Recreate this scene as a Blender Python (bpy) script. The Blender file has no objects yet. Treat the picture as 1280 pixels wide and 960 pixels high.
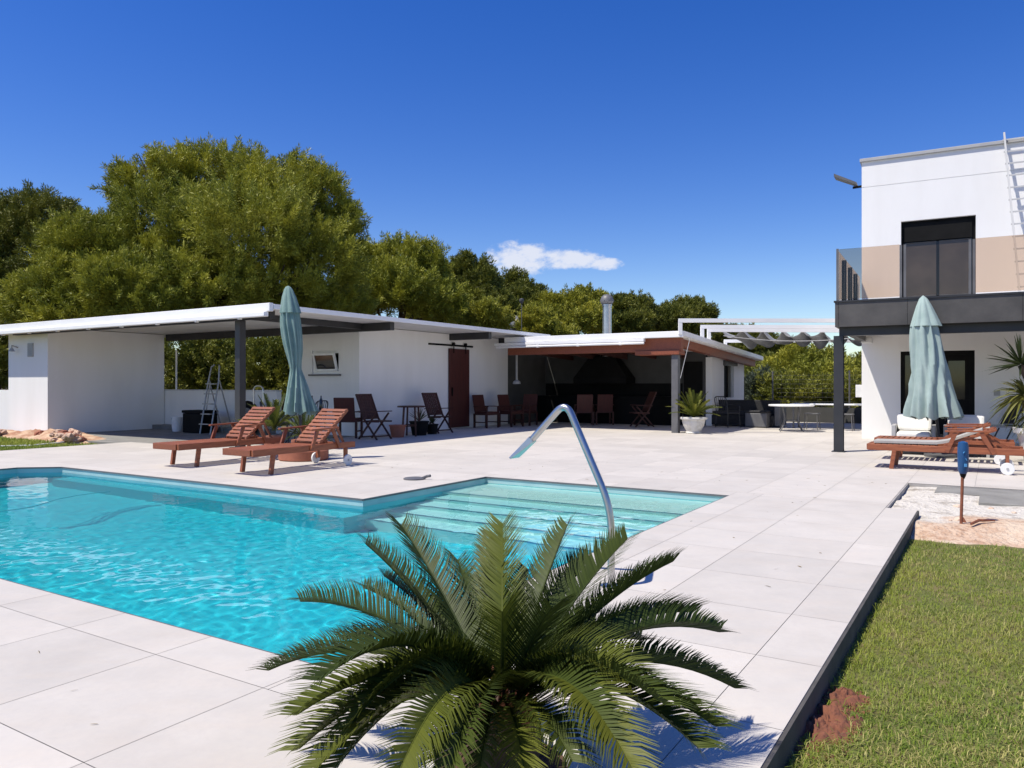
import bpy, math, random
import numpy as np
from mathutils import Vector, Matrix, noise as mnoise

random.seed(7)
RNG = np.random.default_rng(11)
S = bpy.context.scene
COL = S.collection
R = math.radians

# ------------------------------------------------------------------ frames
# World: camera at the origin looking +Y.  Site frame: a runs along the pool's short side (away), b along its long side.
AX, AY = .5315, .8471
TH = math.atan2(AY, AX)
H = 1.3
F = 961.0


def W(a, b, z=0.0):
    return Vector((a * AX - b * AY, a * AY + b * AX, z))


def G(px, py, z=0.0):
    """point of the plane at height z seen at a place in the photograph"""
    Y = F * (H - z) / (py - 480.0)
    return Vector(((px - 640.0) / F * Y, Y, z))


def AB(v):
    return (v.x * AX + v.y * AY, -v.x * AY + v.y * AX)


# ------------------------------------------------------------------ objects
def tag(o, label=None, cat=None, group=None, kind=None):
    if label: o['label'] = label
    if cat: o['category'] = cat
    if group: o['group'] = group
    if kind: o['kind'] = kind
    return o


def thing(name, label, cat, loc=(0, 0, 0), rz=0.0, group=None):
    o = bpy.data.objects.new(name, None)
    o.empty_display_size = .2
    COL.objects.link(o)
    o.location = loc
    o.rotation_euler = (0, 0, rz)
    return tag(o, label, cat, group)


def dup(root, loc, rz, label=None, group=None, scale=None):
    r = root.copy(); COL.objects.link(r)
    r.location = loc; r.rotation_euler = (0, 0, rz)
    if scale: r.scale = scale
    if label: r['label'] = label
    if group: r['group'] = group
    for ch in list(root.children):
        c = ch.copy(); COL.objects.link(c); c.parent = r
        for g in list(ch.children):
            d = g.copy(); COL.objects.link(d); d.parent = c
    return r


class MB:
    def __init__(s, off=(0, 0, 0)):
        s.v = []; s.f = []; s.off = Vector(off)

    def add(s, vs, fs):
        n = len(s.v)
        s.v += [tuple(Vector(p) - s.off) for p in vs]
        s.f += [tuple(i + n for i in q) for q in fs]
        return s

    def box(s, x0, x1, y0, y1, z0, z1):
        x0, x1 = min(x0, x1), max(x0, x1); y0, y1 = min(y0, y1), max(y0, y1); z0, z1 = min(z0, z1), max(z0, z1)
        return s.add([(x0, y0, z0), (x1, y0, z0), (x1, y1, z0), (x0, y1, z0), (x0, y0, z1), (x1, y0, z1), (x1, y1, z1), (x0, y1, z1)],
                     [(3, 2, 1, 0), (4, 5, 6, 7), (0, 1, 5, 4), (1, 2, 6, 5), (2, 3, 7, 6), (3, 0, 4, 7)])

    def bar(s, p0, p1, w, h, up=(0, 0, 1)):
        p0, p1, up = Vector(p0), Vector(p1), Vector(up)
        d = (p1 - p0).normalized()
        sx = d.cross(up)
        if sx.length < 1e-4: sx = d.cross(Vector((1, 0, 0)))
        sx.normalize(); u = sx.cross(d).normalized()
        vs = []
        for p in (p0, p1):
            for i, j in ((-1, -1), (1, -1), (1, 1), (-1, 1)):
                vs.append(p + sx * (i * w / 2) + u * (j * h / 2))
        return s.add(vs, [(3, 2, 1, 0), (4, 5, 6, 7), (0, 1, 5, 4), (1, 2, 6, 5), (2, 3, 7, 6), (3, 0, 4, 7)])

    def tube(s, pts, r, n=8, cap=True):
        pts = [Vector(p) for p in pts]
        rs = r if isinstance(r, (list, tuple)) else [r] * len(pts)
        vs = []; fs = []
        t0 = (pts[1] - pts[0]).normalized()
        ref = Vector((0, 0, 1)) if abs(t0.z) < .9 else Vector((1, 0, 0))
        nx = t0.cross(ref).normalized()
        for i, p in enumerate(pts):
            if i == 0: t = t0
            elif i == len(pts) - 1: t = (pts[i] - pts[i - 1]).normalized()
            else: t = ((pts[i] - pts[i - 1]).normalized() + (pts[i + 1] - pts[i]).normalized()).normalized()
            nx = (nx - t * nx.dot(t)).normalized(); ny = t.cross(nx)
            for k in range(n):
                an = 2 * math.pi * k / n
                vs.append(p + (nx * math.cos(an) + ny * math.sin(an)) * rs[i])
        for i in range(len(pts) - 1):
            for k in range(n):
                k2 = (k + 1) % n
                fs.append((i * n + k, i * n + k2, (i + 1) * n + k2, (i + 1) * n + k))
        if cap:
            fs.append(tuple(range(n - 1, -1, -1))); m = (len(pts) - 1) * n
            fs.append(tuple(range(m, m + n)))
        return s.add(vs, fs)

    def lathe(s, prof, c=(0, 0, 0), n=24, lobes=0, amp=0.0, lean=(0, 0), cap=True):
        vs = []; fs = []
        for r, z in prof:
            for k in range(n):
                an = 2 * math.pi * k / n
                rr = r * (1 + amp * math.cos(lobes * an)) if lobes else r
                vs.append((c[0] + rr * math.cos(an) + lean[0] * z, c[1] + rr * math.sin(an) + lean[1] * z, c[2] + z))
        for i in range(len(prof) - 1):
            for k in range(n):
                k2 = (k + 1) % n
                fs.append((i * n + k, i * n + k2, (i + 1) * n + k2, (i + 1) * n + k))
        if cap:
            fs.append(tuple(range(n - 1, -1, -1))); m = (len(prof) - 1) * n
            fs.append(tuple(range(m, m + n)))
        return s.add(vs, fs)

    def prism(s, poly, z0, z1):
        n = len(poly)
        vs = [(p[0], p[1], z0) for p in poly] + [(p[0], p[1], z1) for p in poly]
        fs = [tuple(range(n - 1, -1, -1)), tuple(range(n, 2 * n))]
        for i in range(n):
            j = (i + 1) % n
            fs.append((i, j, n + j, n + i))
        return s.add(vs, fs)

    def quad(s, *p):
        return s.add(p, [tuple(range(len(p)))])

    def holes_wall(s, axis, c0, c1, u0, u1, z0, z1, holes):
        """wall between c0..c1 across, u0..u1 along, with rectangular openings (ua, ub, za, zb)"""
        def bx(ua, ub, za, zb):
            if ub - ua < 1e-4 or zb - za < 1e-4: return
            if axis == 'y': s.box(c0, c1, ua, ub, za, zb)
            else: s.box(ua, ub, c0, c1, za, zb)
        u = u0
        for ua, ub, za, zb in sorted(holes):
            bx(u, ua, z0, z1); bx(ua, ub, z0, za); bx(ua, ub, zb, z1); u = ub
        bx(u, u1, z0, z1)
        return s

    def build(s, name, m, parent=None, smooth=False, bevel=0.0, sharp=35):
        me = bpy.data.meshes.new(name)
        me.from_pydata(s.v, [], s.f)
        me.validate(); me.update()
        if smooth:
            me.polygons.foreach_set('use_smooth', [True] * len(me.polygons))
            me.set_sharp_from_angle(angle=R(sharp))
        o = bpy.data.objects.new(name, me)
        COL.objects.link(o)
        me.materials.append(m)
        if parent: o.parent = parent
        if bevel:
            b = o.modifiers.new('bevel', 'BEVEL'); b.width = bevel; b.segments = 2; b.limit_method = 'ANGLE'
        return o


def np_mesh(name, verts, faces, m, parent=None, smooth=False):
    me = bpy.data.meshes.new(name)
    nv, nf, k = len(verts), len(faces), faces.shape[1]
    me.vertices.add(nv); me.vertices.foreach_set('co', verts.astype(np.float32).ravel())
    me.loops.add(nf * k); me.loops.foreach_set('vertex_index', faces.astype(np.int32).ravel())
    me.polygons.add(nf); me.polygons.foreach_set('loop_start', np.arange(0, nf * k, k, dtype=np.int32))
    me.update(calc_edges=True)
    me.validate()
    if smooth: me.polygons.foreach_set('use_smooth', [True] * nf)
    o = bpy.data.objects.new(name, me); COL.objects.link(o)
    me.materials.append(m)
    if parent: o.parent = parent
    return o


# ------------------------------------------------------------------ materials
def nodes_of(name):
    m = bpy.data.materials.new(name); m.use_nodes = True
    nt = m.node_tree; nt.nodes.clear()
    out = nt.nodes.new('ShaderNodeOutputMaterial')
    return m, nt, out


def N(nt, t, **kw):
    n = nt.nodes.new(t)
    for k, v in kw.items():
        if k.startswith('i_'):
            key = k[2:]
            n.inputs[int(key) if key.isdigit() else key].default_value = v
        else: setattr(n, k, v)
    return n


def L(nt, a, b): nt.links.new(a, b)


def mix_rgb(nt, fac, c1, c2, blend='MIX'):
    n = nt.nodes.new('ShaderNodeMix'); n.data_type = 'RGBA'; n.blend_type = blend
    for sock, v in ((n.inputs[0], fac), (n.inputs[6], c1), (n.inputs[7], c2)):
        if hasattr(v, 'node'): nt.links.new(v, sock)
        elif isinstance(v, (int, float)): sock.default_value = v
        else: sock.default_value = (*v, 1) if len(v) == 3 else v
    return n.outputs[2]


def noise_fac(nt, vec, scale, lo=.35, hi=.65, detail=4, rough=.55):
    n = N(nt, 'ShaderNodeTexNoise'); n.inputs['Scale'].default_value = scale
    n.inputs['Detail'].default_value = detail; n.inputs['Roughness'].default_value = rough
    if vec is not None: L(nt, vec, n.inputs['Vector'])
    m = N(nt, 'ShaderNodeMapRange'); m.inputs[1].default_value = lo; m.inputs[2].default_value = hi
    L(nt, n.outputs['Fac'], m.inputs[0])
    return m.outputs[0]


def mat(name, c, rough=.6, c2=None, scale=3.0, lo=.35, hi=.65, metal=0.0, bump=0.0, bscale=60.0, spec=.5, stretch=None, island=None, world=False):
    m, nt, out = nodes_of(name)
    p = N(nt, 'ShaderNodeBsdfPrincipled')
    p.inputs['Roughness'].default_value = rough; p.inputs['Metallic'].default_value = metal
    p.inputs['Specular IOR Level'].default_value = spec
    if world:
        vec = N(nt, 'ShaderNodeNewGeometry').outputs['Position']
    else:
        vec = N(nt, 'ShaderNodeTexCoord').outputs['Object']
    if stretch:
        mp = N(nt, 'ShaderNodeMapping'); mp.inputs['Scale'].default_value = stretch
        L(nt, vec, mp.inputs['Vector']); vec = mp.outputs[0]
    if c2 is None: c2 = tuple(x * .86 for x in c)
    col = mix_rgb(nt, noise_fac(nt, vec, scale, lo, hi), c, c2)
    if island:
        g = N(nt, 'ShaderNodeNewGeometry')
        col = mix_rgb(nt, g.outputs['Random Per Island'], col, island)
    L(nt, col, p.inputs['Base Color'])
    if bump:
        b = N(nt, 'ShaderNodeBump'); b.inputs['Strength'].default_value = bump; b.inputs['Distance'].default_value = .01
        t = N(nt, 'ShaderNodeTexNoise'); t.inputs['Scale'].default_value = bscale; t.inputs['Detail'].default_value = 5
        L(nt, vec, t.inputs['Vector']); L(nt, t.outputs['Fac'], b.inputs['Height']); L(nt, b.outputs[0], p.inputs['Normal'])
    L(nt, p.outputs[0], out.inputs[0])
    return m


def leaf_mat(name, c1, c2, c3=None, trans=.25, rough=.55, spec=.3):
    m, nt, out = nodes_of(name)
    g = N(nt, 'ShaderNodeNewGeometry')
    col = mix_rgb(nt, g.outputs['Random Per Island'], c1, c2)
    oi = N(nt, 'ShaderNodeTexCoord')
    col = mix_rgb(nt, noise_fac(nt, oi.outputs['Object'], .55, .4, .65, 3), col, c3 or c2)
    p = N(nt, 'ShaderNodeBsdfPrincipled'); p.inputs['Roughness'].default_value = rough
    p.inputs['Specular IOR Level'].default_value = spec
    L(nt, col, p.inputs['Base Color'])
    t = N(nt, 'ShaderNodeBsdfTranslucent'); L(nt, col, t.inputs[0])
    x = N(nt, 'ShaderNodeMixShader'); x.inputs[0].default_value = trans
    L(nt, p.outputs[0], x.inputs[1]); L(nt, t.outputs[0], x.inputs[2]); L(nt, x.outputs[0], out.inputs[0])
    return m


def glass_mat(name, tint, ior=1.45, rough=.02):
    m, nt, out = nodes_of(name)
    fr = N(nt, 'ShaderNodeFresnel'); fr.inputs[0].default_value = ior
    tr = N(nt, 'ShaderNodeBsdfTransparent'); tr.inputs[0].default_value = (*tint, 1)
    gl = N(nt, 'ShaderNodeBsdfGlossy'); gl.inputs['Roughness'].default_value = rough
    x = N(nt, 'ShaderNodeMixShader'); L(nt, fr.outputs[0], x.inputs[0])
    L(nt, tr.outputs[0], x.inputs[1]); L(nt, gl.outputs[0], x.inputs[2]); L(nt, x.outputs[0], out.inputs[0])
    return m


def wood_mat(name, c1, c2, rough=.5):
    m, nt, out = nodes_of(name)
    tc = N(nt, 'ShaderNodeTexCoord')
    mp = N(nt, 'ShaderNodeMapping'); mp.inputs['Scale'].default_value = (3, 22, 22)
    L(nt, tc.outputs['Object'], mp.inputs[0])
    f = noise_fac(nt, mp.outputs[0], 1.6, .3, .7, 6)
    g = N(nt, 'ShaderNodeNewGeometry')
    col = mix_rgb(nt, f, c1, c2)
    col = mix_rgb(nt, g.outputs['Random Per Island'], col, mix_rgb(nt, .6, col, tuple(x * .75 for x in c2)))
    p = N(nt, 'ShaderNodeBsdfPrincipled'); p.inputs['Roughness'].default_value = rough
    L(nt, col, p.inputs['Base Color']); L(nt, p.outputs[0], out.inputs[0])
    return m


def tile_mat():
    m, nt, out = nodes_of('porcelain_tile')
    g = N(nt, 'ShaderNodeNewGeometry')
    pos = g.outputs['Position']; rnd = g.outputs['Random Per Island']
    # every tile has its own piece of the stone print
    cmb = N(nt, 'ShaderNodeCombineXYZ')
    mm = N(nt, 'ShaderNodeMath', operation='MULTIPLY'); mm.inputs[1].default_value = 57.0
    L(nt, rnd, mm.inputs[0]); L(nt, mm.outputs[0], cmb.inputs[2])
    va = N(nt, 'ShaderNodeVectorMath', operation='ADD'); L(nt, pos, va.inputs[0]); L(nt, cmb.outputs[0], va.inputs[1])
    f1 = noise_fac(nt, va.outputs[0], 2.6, .3, .7, 6, .62)
    f2 = noise_fac(nt, va.outputs[0], 28, .45, .75, 4, .6)
    mp = N(nt, 'ShaderNodeMapping'); mp.inputs['Rotation'].default_value = (0, 0, -TH); mp.inputs['Scale'].default_value = (1.2, 5, 1)
    L(nt, va.outputs[0], mp.inputs[0])
    f3 = noise_fac(nt, mp.outputs[0], 1.3, .45, .72, 5, .6)
    col = mix_rgb(nt, f1, (.565, .53, .48), (.49, .462, .42))
    f3m = N(nt, 'ShaderNodeMath', operation='MULTIPLY'); f3m.inputs[1].default_value = .5; L(nt, f3, f3m.inputs[0])
    col = mix_rgb(nt, f3m.outputs[0], col, (.55, .495, .43))
    f2m = N(nt, 'ShaderNodeMath', operation='MULTIPLY'); f2m.inputs[1].default_value = .3; L(nt, f2, f2m.inputs[0])
    col = mix_rgb(nt, f2m.outputs[0], col, (.46, .44, .42))
    st = noise_fac(nt, pos, .9, .52, .68, 7, .7)
    stm = N(nt, 'ShaderNodeMath', operation='MULTIPLY'); stm.inputs[1].default_value = .22; L(nt, st, stm.inputs[0])
    col = mix_rgb(nt, stm.outputs[0], col, (.42, .375, .32))
    rr = N(nt, 'ShaderNodeMapRange'); rr.inputs[3].default_value = .93; rr.inputs[4].default_value = 1.06
    L(nt, rnd, rr.inputs[0])
    cc = N(nt, 'ShaderNodeVectorMath', operation='SCALE'); L(nt, col, cc.inputs[0]); L(nt, rr.outputs[0], cc.inputs['Scale'])
    p = N(nt, 'ShaderNodeBsdfPrincipled'); p.inputs['Roughness'].default_value = .6; p.inputs['Specular IOR Level'].default_value = .25
    L(nt, cc.outputs[0], p.inputs['Base Color'])
    b = N(nt, 'ShaderNodeBump'); b.inputs['Strength'].default_value = .12; b.inputs['Distance'].default_value = .004
    t = N(nt, 'ShaderNodeTexNoise'); t.inputs['Scale'].default_value = 40; t.inputs['Detail'].default_value = 5
    L(nt, pos, t.inputs['Vector']); L(nt, t.outputs['Fac'], b.inputs['Height']); L(nt, b.outputs[0], p.inputs['Normal'])
    L(nt, p.outputs[0], out.inputs[0])
    return m


def water_mat():
    m, nt, out = nodes_of('pool_water')
    g = N(nt, 'ShaderNodeBsdfRefraction'); g.inputs['IOR'].default_value = 1.33; g.inputs['Roughness'].default_value = 0
    g.inputs['Color'].default_value = (.84, .99, 1, 1)
    gl = N(nt, 'ShaderNodeBsdfGlossy'); gl.inputs['Roughness'].default_value = .0
    fr = N(nt, 'ShaderNodeFresnel'); fr.inputs[0].default_value = 1.33
    x = N(nt, 'ShaderNodeMixShader'); L(nt, fr.outputs[0], x.inputs[0]); L(nt, g.outputs[0], x.inputs[1]); L(nt, gl.outputs[0], x.inputs[2])
    L(nt, x.outputs[0], out.inputs[0])
    return m


M = {}
M['tile'] = tile_mat()
M['grout'] = mat('grout', (.38, .36, .335), .9, (.30, .285, .265), 5, world=True)
M['deck_edge'] = mat('deck_edge', (.09, .085, .08), .9, (.05, .048, .045), 6, world=True)
M['liner'] = mat('pool_liner', (.030, .60, .69), .5, (.024, .55, .65), 1.2, world=True)  # turquoise of light filtered by deep water, put into the liner colour
M['step_liner'] = mat('step_depth_tint', (.56, .86, .82), .5, (.50, .83, .80), 1.2, world=True)  # same pool finish, paler: weaker light absorption of shallower water painted in
M['shelf_liner'] = mat('shelf_depth_tint', (.68, .82, .74), .5, (.62, .79, .72), 1.2, world=True)  # palest step: light through the shallowest water painted into the colour
M['waterline'] = mat('waterline_band', (.34, .50, .50), .4, (.28, .44, .45), 3, world=True)
M['water'] = water_mat()
M['nosing'] = mat('step_nosing', (.42, .76, .75), .5, world=True)
M['white'] = mat('white_render', (.82, .815, .80), .85, (.765, .757, .735), 1.1, .42, .8, bump=.12, bscale=70, stretch=(1.6, 1.6, .35))
M['white_metal'] = mat('white_metal', (.85, .85, .84), .4, (.8, .8, .79), 2)
M['soffit'] = mat('soffit_panel', (.72, .71, .69), .7)
M['dark_steel'] = mat('dark_steel', (.022, .023, .026), .45, (.03, .03, .033), 3)
M['grey_steel'] = mat('grey_steel', (.13, .13, .135), .5, (.1, .1, .105), 4)
M['light_grey'] = mat('light_grey_paint', (.42, .42, .42), .6)
M['red_door'] = mat('red_brown_door', (.075, .013, .009), .55, (.055, .010, .008), 3, stretch=(8, 8, 1))
M['beam_wood'] = wood_mat('stained_beam', (.30, .085, .036), (.19, .05, .024))
M['teak'] = wood_mat('teak_wood', (.36, .115, .045), (.20, .055, .024))
M['dark_teak'] = wood_mat('dark_teak', (.075, .018, .010), (.045, .011, .007), .65)
M['black'] = mat('black_paint', (.005, .005, .005), .7, (.008, .008, .008), spec=.15)
M['black_fabric'] = mat('black_weave', (.018, .018, .02), .85, (.028, .028, .03), 30, bump=.3, bscale=120)
M['glass_dark'] = mat('dark_glass', (.012, .013, .014), .06, (.015, .016, .017), spec=.6)
M['glass_bronze'] = glass_mat('bronze_glass', (.88, .77, .67))
M['glass_grey'] = glass_mat('grey_glass', (.72, .72, .70))
M['chrome'] = mat('stainless_steel', (.56, .55, .53), .32, (.48, .47, .46), 5, metal=1.0)
M['slab_stone'] = mat('slate_cladding', (.050, .048, .046), .6, (.085, .080, .075), 2.2, .35, .7, bump=.15, bscale=25)
M['teal'] = mat('teal_canvas', (.335, .43, .405), .9, (.285, .38, .36), 6, bump=.25, bscale=200)
M['teal_dark'] = mat('deep_teal_canvas', (.20, .295, .27), .9, (.15, .245, .225), 6, bump=.25, bscale=200)
M['terracotta'] = mat('terracotta', (.36, .13, .075), .8, (.28, .1, .06), 6, bump=.3, bscale=60)
M['white_pot'] = mat('weathered_white_pot', (.66, .64, .60), .8, (.45, .43, .39), 9, .45, .8, bump=.3, bscale=40)
M['soil'] = mat('soil', (.10, .055, .035), .95, (.05, .03, .02), 20, bump=.6, bscale=40)
M['red_earth'] = mat('red_earth', (.20, .075, .042), .95, (.13, .05, .03), 14, bump=.8, bscale=50)
M['plastic_white'] = mat('white_plastic', (.8, .8, .78), .35)
M['cushion'] = mat('white_cushion', (.78, .77, .73), .9, (.7, .69, .66), 3, bump=.2, bscale=100)
M['grey_pad'] = mat('grey_pad', (.42, .41, .38), .9, (.36, .35, .33), 5)
M['blue'] = mat('blue_sleeve', (.012, .075, .21), .4, (.01, .06, .17), 5)
M['light_blue'] = mat('light_blue_print', (.12, .42, .78), .5)
M['rust'] = mat('rusty_iron', (.26, .09, .045), .85, (.16, .055, .03), 25)
M['concrete'] = mat('grey_concrete', (.25, .245, .225), .9, (.19, .185, .17), 2.5, bump=.3, bscale=50)
M['rubble'] = mat('broken_rubble', (.50, .29, .19), .95, (.30, .13, .075), 7, bump=.6, bscale=30, island=(.62, .47, .36))
M['bark'] = mat('pine_bark', (.085, .06, .045), .95, (.05, .036, .028), 5, bump=.6, bscale=14, stretch=(1, 1, .3))
M['pine'] = leaf_mat('pine_needles', (.30, .32, .036), (.12, .145, .019), (.37, .365, .04), .14)
M['pine_dark'] = leaf_mat('dark_pine_needles', (.16, .175, .028), (.08, .10, .018), (.19, .195, .028), .12)
M['pine_far'] = leaf_mat('far_pine_needles', (.30, .315, .038), (.165, .18, .026), (.39, .37, .042), .14)
M['bush'] = leaf_mat('shrub_leaves', (.20, .215, .028), (.11, .13, .02), (.28, .27, .034), .16)
M['grey_bush'] = leaf_mat('grey_green_leaves', (.08, .10, .06), (.05, .065, .04), (.09, .11, .07), .2)
M['cycad'] = leaf_mat('cycad_leaflets', (.050, .074, .014), (.020, .036, .009), (.068, .088, .015), .16, .5, .18)
M['cycad_light'] = leaf_mat('pale_cycad_leaflets', (.105, .13, .018), (.055, .078, .013), (.13, .14, .02), .25, .48, .2)  # paler, yellower green than the main leaflets
M['cycad_dry'] = leaf_mat('dry_cycad_leaflets', (.24, .17, .06), (.13, .10, .03), (.2, .14, .05), .2)
M['rachis'] = mat('frond_stalk', (.13, .14, .03), .5, (.10, .10, .025), 8)
M['yucca'] = leaf_mat('yucca_leaves', (.16, .17, .03), (.09, .11, .025), (.24, .22, .06), .25)
M['yucca_dark'] = leaf_mat('dark_yucca_leaves', (.05, .07, .02), (.035, .05, .016), None, .15)
M['grass'] = leaf_mat('lawn_blades', (.235, .31, .036), (.11, .175, .022), (.29, .325, .045), .32)
M['straw'] = leaf_mat('dry_blades', (.50, .45, .17), (.34, .33, .10), None, .3)
M['alu'] = mat('aluminium', (.36, .36, .36), .45, metal=.6)
M['ladder_grey'] = mat('ladder_paint', (.58, .58, .57), .45)
M['table_white'] = mat('white_table_top', (.82, .82, .80), .35)
M['canopy'] = mat('grey_canopy', (.34, .345, .345), .9, (.29, .295, .30), 4)
M['roof_tile'] = mat('clay_roof', (.52, .33, .23), .85, (.42, .25, .17), 3)
M['hill'] = mat('hillside', (.06, .075, .055), .95, (.04, .05, .04), .02)


def ground_mat():
    m, nt, out = nodes_of('dry_ground')
    pos = N(nt, 'ShaderNodeNewGeometry').outputs['Position']
    f = noise_fac(nt, pos, .35, .4, .6, 6)
    col = mix_rgb(nt, f, (.16, .10, .055), (.085, .085, .03))
    col = mix_rgb(nt, noise_fac(nt, pos, 9, .4, .7, 5), col, (.07, .065, .03))
    p = N(nt, 'ShaderNodeBsdfPrincipled'); p.inputs['Roughness'].default_value = .95; L(nt, col, p.inputs['Base Color'])
    b = N(nt, 'ShaderNodeBump'); b.inputs['Strength'].default_value = .5; b.inputs['Distance'].default_value = .02
    t = N(nt, 'ShaderNodeTexNoise'); t.inputs['Scale'].default_value = 30; L(nt, pos, t.inputs['Vector'])
    L(nt, t.outputs['Fac'], b.inputs['Height']); L(nt, b.outputs[0], p.inputs['Normal'])
    L(nt, p.outputs[0], out.inputs[0])
    return m


M['ground'] = ground_mat()
M['lawn_soil'] = mat('lawn_soil', (.10, .115, .025), .95, (.15, .125, .045), 7, .4, .65, bump=.5, bscale=40, world=True)


def pit_mat():
    """builder's sand: white near the deck corner, orange earth towards the lawn (a real change of material on the ground)"""
    m, nt, out = nodes_of('builders_sand')
    tc = N(nt, 'ShaderNodeTexCoord').outputs['Object']
    sp = N(nt, 'ShaderNodeSeparateXYZ'); L(nt, tc, sp.inputs[0])
    t = N(nt, 'ShaderNodeTexNoise'); t.inputs['Scale'].default_value = 2.2; t.inputs['Detail'].default_value = 6; L(nt, tc, t.inputs['Vector'])
    # white where (a - 9.1) + 0.9*(b - .2) is large
    s1 = N(nt, 'ShaderNodeMath', operation='MULTIPLY_ADD'); L(nt, sp.outputs[1], s1.inputs[0]); s1.inputs[1].default_value = 1.25; L(nt, sp.outputs[0], s1.inputs[2])
    s2 = N(nt, 'ShaderNodeMath', operation='MULTIPLY_ADD'); L(nt, t.outputs['Fac'], s2.inputs[0]); s2.inputs[1].default_value = 1.6; L(nt, s1.outputs[0], s2.inputs[2])
    mr = N(nt, 'ShaderNodeMapRange'); mr.inputs[1].default_value = 9.75; mr.inputs[2].default_value = 10.15; L(nt, s2.outputs[0], mr.inputs[0])
    fine = noise_fac(nt, tc, 14, .4, .7, 5)
    orange = mix_rgb(nt, fine, (.58, .43, .31), (.40, .24, .15))
    orange = mix_rgb(nt, noise_fac(nt, tc, 2.4, .5, .62, 6, .7), orange, (.60, .48, .36))
    white = mix_rgb(nt, noise_fac(nt, tc, 5, .5, .68, 8, .7), (.60, .565, .50), (.27, .23, .18))
    col = mix_rgb(nt, mr.outputs[0], orange, white)
    p = N(nt, 'ShaderNodeBsdfPrincipled'); p.inputs['Roughness'].default_value = .95; L(nt, col, p.inputs['Base Color'])
    b = N(nt, 'ShaderNodeBump'); b.inputs['Strength'].default_value = 1.0; b.inputs['Distance'].default_value = .04
    t3 = N(nt, 'ShaderNodeTexNoise'); t3.inputs['Scale'].default_value = 24; t3.inputs['Detail'].default_value = 6; L(nt, tc, t3.inputs['Vector'])
    L(nt, t3.outputs['Fac'], b.inputs['Height']); L(nt, b.outputs[0], p.inputs['Normal'])
    L(nt, p.outputs[0], out.inputs[0])
    return m


M['pit'] = pit_mat()
M['hose'] = mat('dark_hose', (.03, .20, .24), .5)


def site(o):
    """turn a mesh written in (a, b, z) into the world"""
    o.rotation_euler = (0, 0, TH)
    return o


# ------------------------------------------------------------------ ground, deck, pool
PA0, PA1, PB0, PB1 = 2.53, 6.47, 2.62, 12.9      # pool
BA1, BB1 = 8.95, 6.05                            # step bay
g = MB()
X = 900
g.quad((-X, -X, -.135), (PA0 - .3, -X, -.135), (PA0 - .3, X, -.135), (-X, X, -.135))
g.quad((BA1 + .3, -X, -.135), (X, -X, -.135), (X, X, -.135), (BA1 + .3, X, -.135))
g.quad((PA0 - .3, -X, -.135), (BA1 + .3, -X, -.135), (BA1 + .3, PB0 - .3, -.135), (PA0 - .3, PB0 - .3, -.135))
g.quad((PA0 - .3, PB1 + .3, -.135), (BA1 + .3, PB1 + .3, -.135), (BA1 + .3, X, -.135), (PA0 - .3, X, -.135))
tag(site(g.build('ground', M['ground'])), kind='structure')

# tiles
tl = MB(); gr = MB()
GAP = .0017


def lines(l0, l1, first, step):
    out = [l0]; x = first
    while x <= l0 + 1e-6: x += step
    while x < l1 - .02:
        out.append(x); x += step
    return out + [l1]


def lay(a0, a1, b0, b1, al, bl):
    for i in range(len(al) - 1):
        for j in range(len(bl) - 1):
            ga, gb, ha, hb = al[i] + GAP, bl[j] + GAP, al[i + 1] - GAP, bl[j + 1] - GAP
            if ha > ga and hb > gb:
                tl.quad((ga, gb, 0), (ha, gb, 0), (ha, hb, 0), (ga, hb, 0))
    gr.quad((a0, b0, -.005), (a1, b0, -.005), (a1, b1, -.005), (a0, b1, -.005))


T = .765
C = .31
# near strip in front of the pool (and left)
lay(-2.2, PA0 - C, .67, 16.4, lines(-2.2, PA0 - C, -2.37 + .0, T), [.67, .97, 1.73] + lines(PB0 - .73, 16.4, PB0 + .03, T)[1:])
lay(PA0 - C, PA0, PB0, PB1, [PA0 - C, PA0], lines(PB0, PB1, PB0 + .03, T))
lay(PA0 - C, PA0, PB1, 16.4, [PA0 - C, PA0], lines(PB1, 16.4, PB0 + .03, T))
# right of the pool
lay(PA0 - C, BA1 + C, .67, PB0, lines(PA0 - C, BA1 + C, 2.22, T), [.67, .97, 1.73, PB0 - C, PB0]) if False else None
lay(PA0 - C, 8.93, .67, .97, lines(PA0 - C, 8.93, 2.22, T), [.67, .97])
lay(PA0 - C, BA1 + C, .97, PB0, lines(PA0 - C, BA1 + C, 2.22, T), [.97, 1.73, PB0 - C, PB0])
# coping and deck beyond the long side, and around the bay
lay(PA1, PA1 + C, BB1, PB1, [PA1, PA1 + C], lines(BB1, PB1, BB1 + C, T))
lay(PA1 + C, BA1 + C, BB1, 16.4, lines(PA1 + C, BA1 + C, PA1 + C, T), lines(BB1, 16.4, BB1 + C, T))
lay(BA1, BA1 + C, PB0, BB1, [BA1, BA1 + C], lines(PB0, BB1, PB0, T))
lay(PA0, PA1 + C, PB1, 16.4, lines(PA0, PA1 + C, PA0, T), lines(PB1, 16.4, PB1 + C, T))
# the far deck up to the buildings, the terrace by the house
lay(BA1 + C, 23.6, .97, 13.4, lines(BA1 + C, 23.6, BA1 + C, T), lines(.97, 13.4, .97, T))
lay(BA1 + C, 10.05, 13.4, 16.4, lines(BA1 + C, 10.05, BA1 + C, T), lines(13.4, 16.4, 13.4, T))
lay(11.33, 23.6, -9, .97, lines(11.33, 23.6, BA1 + C, T), lines(-9, .97, -9 + .03, T))
lay(23.6, 27.5, -9, 7.45, lines(23.6, 27.5, 24.2, T), lines(-9, 7.45, -9 + .03, T))
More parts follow.
